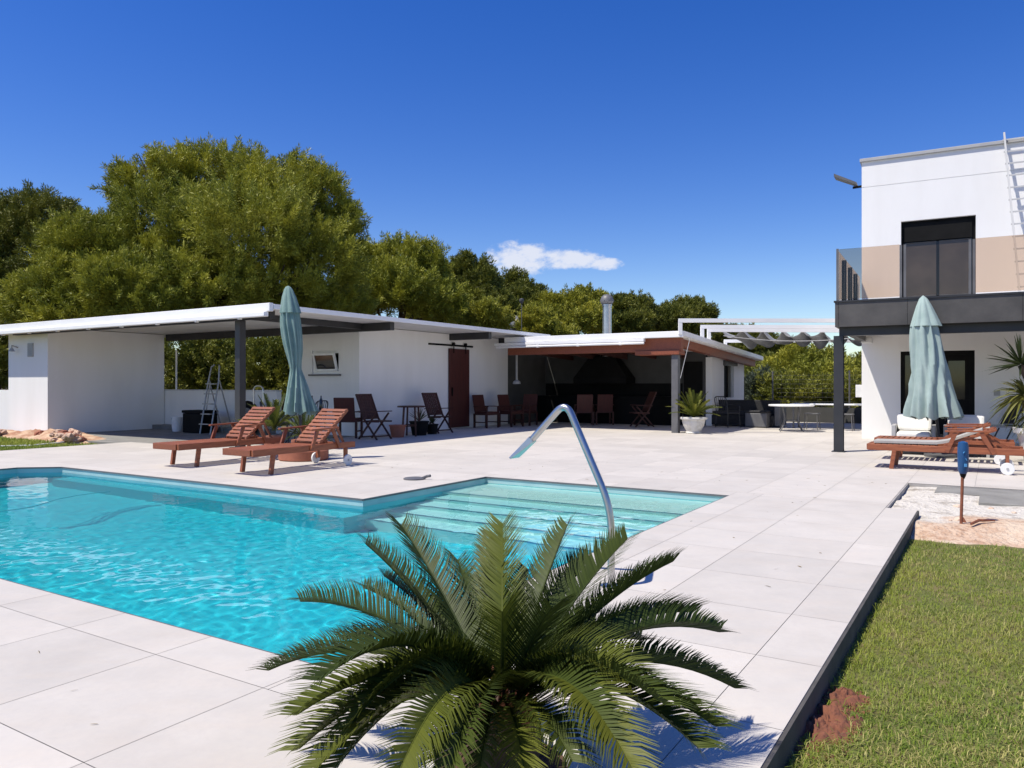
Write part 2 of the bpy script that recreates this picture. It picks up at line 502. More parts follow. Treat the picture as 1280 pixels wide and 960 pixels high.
# chamfered far corner of the pool
tl.quad((PA1 - .42, PB1, .001), (PA1, PB1, .001), (PA1, PB1 - .5, .001))
deck = site(tl.build('pool_deck', M['tile'])); tag(deck, kind='structure')
tag(site(gr.build('deck_grout', M['grout'])), kind='structure')
# edge of the slab towards lawn, pit and pool
e = MB()
e.box(-2.2, 8.93, .655, .67, -.2, -.004)
e.box(8.915, 8.93, .672, .97, -.2, -.004)
e.box(-2.2, 10.05, 16.4, 16.415, -.2, -.004)
tag(site(e.build('deck_kerb', M['deck_edge'])), kind='structure')
e = MB(); e.box(8.94, 11.33, .955, .97, -.2, -.004); e.box(11.33, 11.345, -9, .953, -.2, -.004)
tag(site(e.build('pit_kerb', M['grout'])), kind='structure')

DEP = -1.35
bs = MB(); wl = MB()
cham = [(PA1 - .42, PB1), (PA1, PB1 - .5)]
outline = [(PA0, PB0), (BA1, PB0), (BA1, BB1), (PA1, BB1), cham[1], cham[0], (PA0, PB1)]
n = len(outline)
for i in range(n):
    p, q = outline[i], outline[(i + 1) % n]
    wl.quad((*p, -.005), (*q, -.005), (*q, -.125), (*p, -.125))
    bs.quad((*p, -.125), (*q, -.125), (*q, DEP), (*p, DEP))
bs.quad(*[(*p, DEP) for p in outline])
# bench along the far long wall and the flight of steps in the bay
st_ = MB(); sh_ = MB()
aa = BA1 - 1.0
sh_.box(aa, BA1 - .002, PB0 + .002, BB1 - .002, DEP - .01, -.17)
no_ = MB(); no_.box(aa - .004, aa + .035, PB0 + .002, BB1 - .002, -.171, -.164)
zt = -.17
for k in range(4):
    zt -= .18
    st_.box(aa - .36, aa - .001, PB0 + .002, BB1 - .002, DEP - .01, zt); aa -= .36
    no_.box(aa - .004, aa + .04, PB0 + .002, BB1 - .002, zt - .001, zt + .006)
bs.box(PA1 - .30, PA1 - .002, BB1 + .002, PB1 - .8, DEP - .01, -.55)
tag(site(bs.build('pool_basin', M['liner'])), kind='structure')
tag(site(st_.build('pool_steps', M['step_liner'])), kind='structure')
tag(site(no_.build('step_nosing', M['nosing'])), kind='structure')
tag(site(sh_.build('pool_shelf', M['shelf_liner'])), kind='structure')
tag(site(wl.build('pool_waterline', M['waterline'])), kind='structure')
ed = MB()
for i in range(n):
    p, q = Vector((*outline[i], 0)), Vector((*outline[(i + 1) % n], 0))
    d = (q - p).normalized(); nn = Vector((-d.y, d.x, 0))
    ed.bar(p - d * .0 + nn * .006 + Vector((0, 0, -.012)), q + nn * .006 + Vector((0, 0, -.012)), .012, .02)
tag(site(ed.build('pool_trim', M['grey_steel'])), kind='structure')
# water: closed body with a gently rippled top, its sides just behind the basin walls
o_ = .012
CS = .033
def wgrid(a0, a1, b0, b1):
    na, nb = int(round((a1 - a0) / CS)), int(round((b1 - b0) / CS))
    return [a0 + (a1 - a0) * i / na for i in range(na + 1)], [b0 + (b1 - b0) * i / nb for i in range(nb + 1)]
ga1, gb1 = wgrid(PA0 - o_, PA1 + o_, PB0 - o_, BB1 + o_)
_, gb2 = wgrid(PA0 - o_, PA1 + o_, BB1 + o_, PB1 + o_)
ga3, _ = wgrid(PA1 + o_, BA1 + o_, PB0 - o_, BB1 + o_)
gaa = ga1 + ga3[1:]; gbb = gb1 + gb2[1:]
def wave(a, b):
    calm = .35 + 1.1 * max(0, min(1, mnoise.noise(Vector((a * .35, b * .35, 4))) + .5))
    return calm * (.0016 * mnoise.noise(Vector((a * 3.0, b * 3.6, 0))) + .0016 * mnoise.noise(Vector((a * 7.5 + 9, b * 8.5, 3))) + .0015 * mnoise.noise(Vector((a * 15, b * 16, 7))))
idx = {}; wv = []; wf = []
nA, nB, kA, kB = len(gaa), len(gbb), len(ga1), len(gb1)
for i in range(nA):
    for j in range(nB):
        if i >= kA and j >= kB: continue
        idx[i, j] = len(wv); wv.append((gaa[i], gbb[j], -.085 + wave(gaa[i], gbb[j])))
ec = {}
for i in range(nA - 1):
    for j in range(nB - 1):
        q = [(i, j), (i + 1, j), (i + 1, j + 1), (i, j + 1)]
        if all(t in idx for t in q):
            f_ = [idx[t] for t in q]; wf.append(tuple(f_))
            for e0, e1 in zip(f_, f_[1:] + f_[:1]): ec[e0, e1] = 1
bnd = [(e0, e1) for (e0, e1) in ec if (e1, e0) not in ec]
low = {}
for e0, e1 in bnd:
    for e_ in (e0, e1):
        if e_ not in low: low[e_] = len(wv); wv.append((wv[e_][0], wv[e_][1], DEP - .05))
    wf.append((e1, e0, low[e0], low[e1]))
nxt = {e0: e1 for e0, e1 in bnd}; st0 = bnd[0][0]; loop_ = [st0]
while nxt[loop_[-1]] != st0: loop_.append(nxt[loop_[-1]])
wf.append(tuple(low[e_] for e_ in reversed(loop_)))
wt = MB(); wt.v = wv; wt.f = wf
wobj = site(wt.build('water', M['water'], smooth=True, sharp=50)); tag(wobj, kind='structure')

# sand pit left unpaved
PN = 90
pv = []; pf = []
for i in range(PN + 1):
    for j in range(PN + 1):
        a = 7.85 + (11.33 - 7.85) * i / PN; b = -7 + (.95 + 7) * j / PN
        if a < 8.95: b = min(b, .652)
        h = mnoise.fractal(Vector((a * 1.4, b * 1.4, 3)), 1, 2, 6) * .042 + mnoise.noise(Vector((a * 7, b * 7, 1))) * .008
        z = -.045 + h * .8
        if a < 8.55: z -= .105 * ((8.55 - a) / .70) ** 1.4
        pv.append((a, b, min(z, -.012)))
for i in range(PN):
    for j in range(PN):
        k = i * (PN + 1) + j
        pf.append((k, k + PN + 1, k + PN + 2, k + 1))
pt = MB(); pt.v = pv; pt.f = pf
tag(site(pt.build('sand_pit', M['pit'], smooth=True)), kind='structure')
cs = MB()
cs.box(10.05, 10.68, -6.9, .15, -.16, -.020); cs.box(10.688, 11.30, -6.9, .62, -.16, -.017)
tag(site(cs.build('concrete_strip', M['concrete'], bevel=.006)), kind='structure')


# lawn
def grass_mesh(name, pts, hmin, hmax, m, wid, lean, rng, hs_=None):
    n = len(pts)
    az = rng.uniform(0, 2 * np.pi, n); h = rng.uniform(hmin, hmax, n) * (1 if hs_ is None else hs_); ln = rng.uniform(*lean, n)
    d = np.stack([np.cos(az), np.sin(az), np.zeros(n)], 1)
    s = np.stack([-np.sin(az), np.cos(az), np.zeros(n)], 1)
    up = np.array([0, 0, 1.0])
    w = wid * rng.uniform(.7, 1.3, n)
    v = np.empty((n, 6, 3))
    m1 = pts + d * (h * ln * .35)[:, None] + up * (h * .6)[:, None]
    t1 = pts + d * (h * ln)[:, None] + up * (h * np.clip(1 - ln * .35, .3, 1))[:, None]
    v[:, 0] = pts - s * w[:, None]; v[:, 1] = pts + s * w[:, None]
    v[:, 2] = m1 + s * (w * .8)[:, None]; v[:, 3] = m1 - s * (w * .8)[:, None]
    v[:, 4] = t1 + s * (w * .15)[:, None]; v[:, 5] = t1 - s * (w * .15)[:, None]
    b = np.arange(n)[:, None] * 6
    f = np.concatenate([b + np.array([[0, 1, 2, 3]]), b + np.array([[3, 2, 4, 5]])], 0)
    return np_mesh(name, v.reshape(-1, 3), f, m)


def lawn_points(n, a0, a1, b0, b1, power, rng, z=-.12):
    a = rng.uniform(a0, a1, n); b = rng.uniform(b0, b1, n)
    x = a * AX - b * AY; y = a * AY + b * AX
    d = np.hypot(x, y)
    keep = (rng.random(n) < np.clip((2.6 / np.maximum(d, .5)) ** power, 0, 1)) & (x < y * .95 + 1.2) & (y > 1.0)
    return np.stack([x, y, np.full(n, z)], 1)[keep], a[keep], b[keep]


lw = MB()
lw.quad((-2, -9, -.122), (8.0, -9, -.122), (8.0, .654, -.122), (-2, .654, -.122))
tag(site(lw.build('lawn', M['lawn_soil'])), kind='structure')
P_, a_, b_ = lawn_points(800000, -1, 8.05, -7, .645, 1.15, RNG)
n1 = np.array([mnoise.noise(Vector((x * .9, y * .9, 0))) for x, y in zip(P_[:, 0], P_[:, 1])])
n2 = np.array([mnoise.noise(Vector((x * 3.1, y * 3.1, 5))) for x, y in zip(P_[:, 0], P_[:, 1])])
# bare patch of red soil near the deck edge
c0 = AB(G(1035, 905, -.12)); c1 = AB(G(1050, 885, -.12))
bare = ((a_ - c0[0]) ** 2 / .21 ** 2 + (b_ - c0[1]) ** 2 / .085 ** 2 < 1 + n2 * 1.6) | ((a_ - c1[0] - .1) ** 2 / .085 ** 2 + (b_ - c1[1]) ** 2 / .075 ** 2 < 1 + n2 * 1.5)
edge = a_ < 7.86 + .30 * n2 + .12 * n1
thin = (n1 * .7 + n2 * .5) < .42
keep = (~bare | (RNG.random(len(a_)) < .05)) & edge & (thin | (RNG.random(len(a_)) < .45))
P_, n1, n2, b_ = P_[keep], n1[keep], n2[keep], b_[keep]
hsc = np.clip(.9 + .5 * n2 + .4 * n1, .5, 1.5) * np.where(b_ > .5, 1 + RNG.random(len(b_)) ** 6 * 1.8, 1)
dry = RNG.random(len(P_)) < np.clip(.26 + .60 * n1 + .45 * n2, .04, .8)
tag(grass_mesh('lawn_grass', P_[~dry], .028, .062, M['grass'], .0017, (.3, 1.6), RNG, .68 * hsc[~dry]), 'short green lawn grass beside the pale paving', 'grass', kind='stuff')
tag(grass_mesh('dry_lawn_grass', P_[dry], .018, .042, M['straw'], .0017, (.5, 1.8), RNG), 'straw coloured dry blades mixed through the lawn', 'grass', kind='stuff')
rs = MB()
for (ca, cb, ra, rb, sd_) in ((c0[0], c0[1], .36, .15, 1), (c1[0] + .1, c1[1], .16, .13, 5)):
    nr, ns_ = 30, 70
    vs = [(ca, cb, -.095 + (.012 if sd_ == 1 else .004))]
    for q in range(1, nr + 1):
        for k in range(ns_):
            t = 2 * math.pi * k / ns_; f = q / nr
            a = ca + ra * f * math.cos(t); b = cb + rb * f * math.sin(t)
            z = -.135 + (1 - f * f) * .035 + .034 * mnoise.fractal(Vector((a * 18, b * 18, sd_)), .8, 2, 6)
            vs.append((a, b, z))
    fs = [(0, 1 + k, 1 + (k + 1) % ns_) for k in range(ns_)]
    for q in range(nr - 1):
        for k in range(ns_):
            k2 = (k + 1) % ns_; o0 = 1 + q * ns_; o1 = o0 + ns_
            fs.append((o0 + k, o1 + k, o1 + k2, o0 + k2))
    rs.add(vs, fs)
tag(site(rs.build('bare_soil', M['red_earth'], smooth=True, sharp=180)), kind='structure')

# small lawn on the left, between deck and car port
ll = MB(); ll.quad((3, 16.42, -.05), (10.0, 16.42, -.05), (10.3, 28, -.05), (3, 28, -.05))
tag(site(ll.build('left_lawn', M['lawn_soil'])), kind='structure')
na = 42000
aL = RNG.uniform(4, 9.4, na); bL = RNG.uniform(16.45, 27, na)
PL = np.stack([aL * AX - bL * AY, aL * AY + bL * AX, np.full(na, -.05)], 1)
mk = np.array([mnoise.noise(Vector((x * .6, y * .6, 9))) for x, y in PL[:, :2]]) < .2
PL = PL[mk]
tag(grass_mesh('left_lawn_grass', PL, .05, .10, M['grass'], .006, (.2, 1.2), RNG), 'strip of green grass left of the paving near the rubble', 'grass', kind='stuff')

# hills far away
hb = MB()
hv = []; hf = []
NH = 80
for i in range(NH + 1):
    az = R(20 + 140 * i / NH)
    for j, (rad, k) in enumerate(((700, 0), (850, .6), (1000, 1), (1300, 0))):
        hh = (9 + 16 * abs(mnoise.noise(Vector((i * .13, 2, 0))))) * k
        if i > 40: hh *= .6
        hv.append((rad * math.cos(az), rad * math.sin(az), hh - .5 - (3 if k == 0 else 0)))
for i in range(NH):
    for j in range(3):
        k = i * 4 + j
        hf.append((k, k + 1, k + 5, k + 4))
hb.v = hv; hb.f = hf
tag(hb.build('hills', M['hill'], smooth=True), kind='structure')


# ------------------------------------------------------------------ poolside building with car port
O = (14.2, 13.4, 0)
pb = thing('poolside_building', 'long white flat roofed outbuilding with open car port and red sliding door', 'building', W(14.2, 13.4), TH)
k = MB(O)
k.box(14.2, 21.1, 13.4, 13.6, -.1, 2.745)
k.build('wall', M['white'], pb)
k = MB(O)
k.holes_wall('y', 14.2, 14.38, 13.602, 15.9, -.1, 2.745, [(14.08, 15.06, 1.56, 2.16)])
k.build('wall', M['white'], pb)
k = MB(O); k.box(20.9, 21.1, 13.602, 15.9, -.1, 2.745); k.box(14.382, 20.898, 15.7, 15.9, -.1, 2.745)
k.build('wall', M['white'], pb)
k = MB(O); k.box(10.45, 13.74, 20.72, 22.75, -.1, 2.745)
lb = k.build('wall', M['white'], pb)
k = MB(O); k.box(13.76, 13.92, 15.902, 22.0, -.1, 1.10); k.build('low_wall', M['white'], pb)
k = MB(O); k.box(13.745, 13.95, 15.902, 22.0, 1.102, 1.14); k.build('wall_cap', M['soffit'], pb, bevel=.008)
k = MB(O); k.box(13.35, 13.755, 15.92, 20.70, -.1, .12); k.build('ledge', M['concrete'], pb)
k = MB(O)
k.box(10.12, 21.0, 11.8, 16.1, 2.76, 2.83); k.box(10.12, 14.7, 16.1, 25.0, 2.76, 2.83)
rf = k.build('roof', M['soffit'], pb)
k = MB(O); k.box(10.02, 10.118, 11.78, 25.0, 2.70, 2.862); k.build('fascia', M['white_metal'], pb, bevel=.01)
k = MB(O); k.box(9.95, 10.06, 11.85, 25.0, 2.60, 2.692)
for j in range(9): k.box(9.965, 10.05, 12.6 + j * 1.35, 12.66 + j * 1.35, 2.575, 2.60)
k.build('gutter', M['white_metal'], pb, bevel=.02)
k = MB(O); k.box(10.122, 21.02, 11.765, 11.80, 2.745, 2.842); k.build('roof_edge', M['white_metal'], pb, bevel=.006)
for a0 in (13.78, 17.93, 20.55):
    k = MB(O); k.box(a0, a0 + .14, 12.02, 13.398 if a0 > 14 else 20.71, 2.57, 2.757); k.build('beam', M['dark_steel'], pb)
k = MB(O); k.box(10.42, 10.56, 12.1, 22.2, 2.56, 2.70) if False else k.box(10.30, 10.43, 12.1, 22.2, 2.60, 2.757); k.build('beam', M['dark_steel'], pb)
k = MB(O); k.box(10.43, 13.78, 12.9, 13.02, 2.62, 2.757); k.build('beam', M['dark_steel'], pb)
k = MB(O); k.box(10.30, 10.45, 13.0, 13.15, -.1, 2.598); k.box(10.22, 10.53, 12.92, 13.23, -.004, .012); k.build('post', M['dark_steel'], pb)
# floor of the car port
k = MB(O); k.box(10.06, 14.198, 13.42, 20.718, -.12, -.002); k.build('floor_slab', M['concrete'], pb)
k = MB(O); k.box(9.75, 10.04, 16.45, 18.6, -.12, -.006); k.build('threshold', M['concrete'], pb)
# sliding door
dr = MB(O); dr.box(17.87, 18.85, 13.335, 13.385, .03, 2.33)
dro = dr.build('door', M['red_door'], pb, bevel=.004)
k = MB(O); k.box(16.95, 19.1, 13.375, 13.398, 2.40, 2.45); k.build('door_rail', M['black'], dro)
for x in (18.06, 18.66):
    k = MB(O); k.box(x - .02, x + .02, 13.325, 13.334, 2.2, 2.47)
    k.tube([(x, 13.31, 2.47), (x, 13.372, 2.47)], .045, 14); k.build('roller', M['black'], dro)
k = MB(O); k.box(17.95, 17.98, 13.30, 13.333, .95, 1.2); k.build('handle', M['black'], dro)
# window
k = MB(O)
for (b0, b1, z0, z1) in ((14.08, 14.15, 1.56, 2.16), (14.99, 15.06, 1.56, 2.16), (14.15, 14.99, 1.56, 1.63), (14.15, 14.99, 2.09, 2.16)):
    k.box(14.24, 14.3, b0, b1, z0, z1)
wn = k.build('window', M['white_metal'], pb)
k = MB(O)
for p0, p1 in (((14.23, 14.2, 1.66), (14.12, 14.2, 2.06)), ((14.23, 14.92, 1.66), (14.12, 14.92, 2.06)), ((14.232, 14.17, 1.66), (14.232, 14.95, 1.66)), ((14.118, 14.17, 2.06), (14.118, 14.95, 2.06))):
    k.bar(p0, p1, .05, .05)
k.build('sash', M['white_metal'], wn)
k = MB(O); k.bar((14.175, 14.2, 1.86), (14.175, 14.92, 1.86), .36, .012, (.964, 0, .27)) if False else k.add([(14.22, 14.2, 1.68), (14.22, 14.92, 1.68), (14.118, 14.92, 2.05), (14.118, 14.2, 2.05)], [(0, 1, 2, 3)])
k.build('pane', M['glass_dark'], wn)
k = MB(O); k.box(14.3, 14.31, 14.1, 15.04, 1.58, 2.14); k.build('pane', M['glass_dark'], wn)
k = MB(O); k.box(14.12, 14.22, 14.02, 15.12, 1.51, 1.552); k.build('sill', M['grey_steel'], wn)
# vent and lamp on the sunlit end wall
k = MB(O)
k.box(10.43, 10.448, 21.42, 21.70, 2.02, 2.38)
for j in range(8): k.bar((10.425, 21.43, 2.05 + j * .042), (10.425, 21.69, 2.05 + j * .042), .02, .012)
k.build('vent', M['light_grey'], pb)
k = MB(O); k.tube([(10.448, 22.25, 2.28), (10.30, 22.25, 2.33), (10.30, 22.25, 2.25)], .02, 8); k.lathe([(.03, 0), (.08, -.09)], (10.30, 22.25, 2.26), 12)
k.build('wall_lamp', M['light_grey'], pb)
# thin white down-pipe in the opening
k = MB(O); k.tube([(13.85, 20.3, 1.14), (13.85, 20.3, 2.3)], .025, 8); k.build('pipe', M['white_metal'], pb)

# ------------------------------------------------------------------ summer kitchen
O2 = (19.67, 7.3, 0)
sk = thing('summer_kitchen', 'open fronted bar building with brown beam and white mono pitch roof', 'building', W(19.67, 7.3), TH)


def rz(a): return 2.68 - .052 * (a - 19.4)


def slope_box(k, a0, a1, b0, b1, t0, t1):
    vs = []
    for a in (a0, a1):
        for b in (b0, b1):
            vs += [(a, b, rz(a) + t0), (a, b, rz(a) + t1)]
    k.add(vs, [(0, 1, 3, 2), (4, 6, 7, 5), (0, 4, 5, 1), (2, 3, 7, 6), (1, 5, 7, 3), (0, 2, 6, 4)])


k = MB(O2); slope_box(k, 19.42, 21.0, 6.92, 12.42, -.14, -.01); slope_box(k, 21.0, 27.5, 6.92, 13.36, -.14, -.01); k.build('roof', M['white'], sk)
k = MB(O2); k.box(19.36, 19.418, 6.88, 12.42, 2.53, 2.69); k.build('fascia', M['white_metal'], sk, bevel=.008)
k = MB(O2); slope_box(k, 19.42, 27.55, 6.87, 6.918, -.12, .01); k.build('fascia', M['white_metal'], sk)
k = MB(O2); k.box(19.30, 19.42, 7.95, 12.74, 2.44, 2.52); k.tube([(19.33, 7.95, 2.40), (19.33, 12.7, 2.40)], .035, 10)
for b in (8.6, 9.9, 11.2, 12.5): k.box(19.30, 19.38, b, b + .08, 2.36, 2.44)
k.build('awning_cassette', M['white_metal'], sk, bevel=.008)
k = MB(O2); k.box(19.56, 19.74, 7.0, 12.42, 2.17, 2.53); k.build('beam', M['beam_wood'], sk, bevel=.01)
k = MB(O2); k.box(19.52, 20.0, 7.05, 8.3, 2.08, 2.198); k.build('beam', M['beam_wood'], sk, bevel=.01)
k = MB(O2); slope_box(k, 19.75, 27.3, 7.08, 7.26, -.36, -.142); k.build('beam', M['beam_wood'], sk)
for b in (8.25, 9.25, 10.25, 11.25, 12.25):
    k = MB(O2); slope_box(k, 19.75, 23.5, b, b + .1, -.36, -.142); k.build('rafter', M['dark_teak'], sk)
for aa in (21.0, 22.4, 24.3, 26.0):
    k = MB(O2); k.bar((aa, 6.93, rz(aa) - .16), (aa, 6.90, rz(aa) - .02), .05, .04); k.build('rafter_end', M['white_metal'], sk)
k = MB(O2); k.box(19.58, 19.76, 7.1, 7.28, -.1, 2.08); k.build('post', M['grey_steel'], sk, bevel=.006)
k = MB(O2); k.tube([(19.5, 6.74, 2.5), (19.44, 6.98, 1.45)], .010, 6); k.build('awning_crank', M['light_grey'], sk)
M['dim_wall'] = mat('shade_toned_plaster', (.085, .085, .083), .95, spec=.1)  # gloom of the bar interior is put into this wall colour
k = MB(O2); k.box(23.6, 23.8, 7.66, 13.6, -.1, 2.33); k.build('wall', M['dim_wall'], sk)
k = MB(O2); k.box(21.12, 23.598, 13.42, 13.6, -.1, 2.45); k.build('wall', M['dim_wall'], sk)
k = MB(O2); k.holes_wall('x', 7.45, 7.65, 23.6, 27.2, -.1, 2.14, [(24.85, 26.0, .85, 1.96)]); k.build('wall', M['white'], sk)
k = MB(O2); k.box(27.0, 27.2, 7.66, 13.3, -.1, 2.1); k.build('wall', M['white'], sk)
k = MB(O2); k.box(25.0, 25.7, 7.58, 7.6, .86, 1.95); k.box(24.86, 25.0, 7.52, 7.58, .86, 1.95)
wn = k.build('window', M['black'], sk)
k = MB(O2); k.box(25.7, 25.99, 7.46, 7.5, .86, 1.95); k.build('shutter', M['light_grey'], wn)
k = MB(O2); k.box(24.75, 26.1, 7.36, 7.448, 1.9, 2.08); k.build('shutter_box', M['grey_steel'], wn)
k = MB(O2); k.box(23.56, 23.598, 7.75, 8.35, -.02, 2.0); k.build('door', M['black'], sk)
# kitchen: black splash back, counter, hood and flue
k = MB(O2); k.box(23.57, 23.596, 8.4, 13.38, .9, 1.32); k.build('splashback', M['black'], sk)
k = MB(O2); k.box(22.95, 23.595, 8.4, 13.38, .86, .9); k.box(23.0, 23.56, 8.4, 13.38, .0, .858); k.build('counter', M['black'], sk, bevel=.006)
hc = (23.2, 10.95)
k = MB(O2)
b0, b1 = .95, .45
k.add([(hc[0] - .38, hc[1] - b0, 1.32), (hc[0] + .36, hc[1] - b0, 1.32), (hc[0] + .36, hc[1] + b0, 1.32), (hc[0] - .38, hc[1] + b0, 1.32),
       (hc[0] - .38, hc[1] - b0, 1.5), (hc[0] + .36, hc[1] - b0, 1.5), (hc[0] + .36, hc[1] + b0, 1.5), (hc[0] - .38, hc[1] + b0, 1.5),
       (hc[0] - .2, hc[1] - b1, 2.2), (hc[0] + .2, hc[1] - b1, 2.2), (hc[0] + .2, hc[1] + b1, 2.2), (hc[0] - .2, hc[1] + b1, 2.2)],
      [(3, 2, 1, 0), (0, 1, 5, 4), (1, 2, 6, 5), (2, 3, 7, 6), (3, 0, 4, 7), (4, 5, 9, 8), (5, 6, 10, 9), (6, 7, 11, 10), (7, 4, 8, 11), (8, 9, 10, 11)])
k.build('cooker_hood', M['black'], sk)
k = MB(O2)
fz = rz(hc[0])
k.lathe([(.15, 2.2), (.15, 3.88), (.165, 3.88), (.165, 3.93), (.15, 3.93)], (hc[0], hc[1] - .1, 0), 20)
k.lathe([(.24, fz - .01), (.17, fz + .12)], (hc[0], hc[1] - .1, 0), 20)
fl = k.build('flue', M['chrome'], sk, smooth=True)
k = MB(O2)
k.lathe([(.03, 3.93), (.16, 3.95), (.22, 4.02), (.22, 4.08), (.18, 4.18), (.1, 4.25), (.01, 4.27)], (hc[0], hc[1] - .1, 0), 20)
for j in range(10):
    an = j * .628
    k.tube([(hc[0] + .16 * math.cos(an), hc[1] - .1 + .16 * math.sin(an), 3.93), (hc[0] + .225 * math.cos(an), hc[1] - .1 + .225 * math.sin(an), 4.05), (hc[0] + .12 * math.cos(an), hc[1] - .1 + .12 * math.sin(an), 4.24)], .012, 5)
k.build('flue_cap', M['grey_steel'], fl, smooth=True)
# a pendant lamp with white shade near the left end
k = MB(O2); k.tube([(20.6, 12.75, 2.4), (20.6, 12.75, 1.42)], .035, 8); k.lathe([(.13, 1.3), (.11, 1.38), (.03, 1.43)], (20.6, 12.75, 0), 14)
k.build('pendant_lamp', M['light_grey'], sk, smooth=True)

# ------------------------------------------------------------------ pergola between the kitchen and the house
pg = thing('pergola', 'white tubular pergola with folded grey fabric canopy beside the house', 'pergola', (4.5, 20.2, 0))
O3 = (4.5, 20.2, 0)
def frame(p0, p1, zb):
    k = MB(O3)
    k.bar((p0[0], p0[1], zb), (p0[0], p0[1], p0[2] - .0), .09, .09, (0, 1, 0))
    k.bar((p0[0] - .045, p0[1], p0[2]), p1, .09, .1)
    k.build('frame', M['white_metal'], pg)
frame((4.40, 20.1, 2.96), (9.5, 19.75, 2.93), 2.60)
frame((5.32, 21.5, 2.90), (10.3, 21.0, 2.86), 2.50)
frame((5.66, 22.1, 2.85), (10.6, 21.7, 2.80), 2.48)
frame((7.05, 25.4, 2.72), (12.2, 25.0, 2.70), 2.20)
# canopy folds
nX, nY = 150, 8
vs = []; fs = []
for i in range(nX + 1):
    u = i / nX
    ph = (u * 8.0) % 1.0
    sag = .27 * (1 - (2 * ph - 1) ** 2) ** .8
    for j in range(nY + 1):
        v = j / nY
        x = 6.05 + u * 4.5 + v * 1.5; y = 22.15 + v * 3.1 - u * .35
        z = 2.88 - .1 * v - sag * (1 - .2 * math.sin(v * 3 + i * .1)) - .03 * math.sin(u * 40 + v * 5)
        vs.append((x, y, z))
for i in range(nX):
    for j in range(nY):
        q = i * (nY + 1) + j
        fs.append((q, q + nY + 1, q + nY + 2, q + 1))
k = MB(O3); k.add(vs, fs)
cn = k.build('canopy', M['canopy'], pg, smooth=True, sharp=60)
sd = cn.modifiers.new('thickness', 'SOLIDIFY'); sd.thickness = .006
k = MB(O3)
k.tube([(6.05 + t * 4.2, 22.0 - .3 * t, 2.68 - .32 * 4 * t * (1 - t) * .5) for t in np.linspace(0, 1, 14)], .012, 6)
k.build('cord', M['light_grey'], pg)

# ------------------------------------------------------------------ house
HA = R(-29.5)
HC = Vector((8.37, 18.4, 0))
hs = thing('house', 'two storey white house with dark clad balcony and glass railing', 'house', HC, HA)
k = MB()
k.holes_wall('x', 0, .3, 0, 9.5, -.1, 6.60, []) if False else None
# front wall with ground floor and first floor openings
k.holes_wall('x', 0, .3, 0, 9.5, -.1, 2.5, [(.83, 2.32, .0, 2.06)])
k.holes_wall('x', 0, .3, 0, 9.5, 2.5, 5.99, [(.84, 2.34, 2.9, 5.10)])
k.box(0, 9.5, .0, .3, 6.004, 6.60)
k.box(.012, 9.488, .012, .29, 5.99, 6.004)
k.build('wall', M['white'], hs)
k = MB(); k.box(.001, .3, .302, 9, -.1, 6.60); k.box(9.2, 9.5, .302, 9, -.1, 6.60); k.box(.302, 9.198, 8.7, 9, -.1, 6.6); k.build('wall', M['white'], hs)
k = MB(); k.box(.302, 9.198, .302, 8.698, 6.2, 6.35); k.build('roof', M['soffit'], hs)
k = MB(); k.box(-.04, 9.54, -.05, .34, 6.602, 6.68); k.box(-.04, .34, .341, 9.04, 6.602, 6.68); k.build('coping', M['light_grey'], hs, bevel=.008)
# rooms behind the openings are dark: a back wall inside
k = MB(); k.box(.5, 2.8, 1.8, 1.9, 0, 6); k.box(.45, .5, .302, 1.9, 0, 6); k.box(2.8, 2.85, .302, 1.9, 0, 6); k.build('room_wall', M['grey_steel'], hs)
# upper sliding door
k = MB()
for x0, x1 in ((.84, .91), (2.27, 2.34), (1.56, 1.62)): k.box(x0, x1, .10, .17, 2.9, 5.1)
k.box(.91, 2.27, .10, .17, 5.03, 5.1); k.box(.91, 2.27, .10, .17, 2.9, 2.97); k.box(.91, 2.27, .06, .1, 4.62, 5.03)
ud = k.build('balcony_door', M['black'], hs)
k = MB(); k.box(.91, 1.56, .13, .145, 2.97, 5.03); k.box(1.62, 2.27, .13, .145, 2.97, 5.03); k.build('pane', M['glass_dark'], ud)
k = MB(); k.box(.93, 2.25, .105, .128, 2.97, 4.6); k.build('screen', M['slab_stone'], ud)
# lower doors
k = MB()
for x0, x1 in ((.83, .92), (1.50, 1.62), (2.22, 2.32)): k.box(x0, x1, .06, .15, 0, 2.06)
k.box(.92, 1.5, .06, .15, 1.97, 2.06); k.box(1.62, 2.22, .06, .15, 1.97, 2.06)
k.box(1.62, 2.22, .08, .13, 0, .95); k.box(1.62, 1.80, .08, .13, .951, 1.969); k.box(2.13, 2.22, .08, .13, .951, 1.969); k.box(1.801, 2.129, .08, .13, 1.83, 1.969)
ld = k.build('terrace_door', M['black'], hs)
k = MB(); k.box(1.80, 2.13, .10, .112, .951, 1.83); k.box(.92, 1.5, .10, .112, 0, 1.97); k.build('pane', M['glass_dark'], ld)
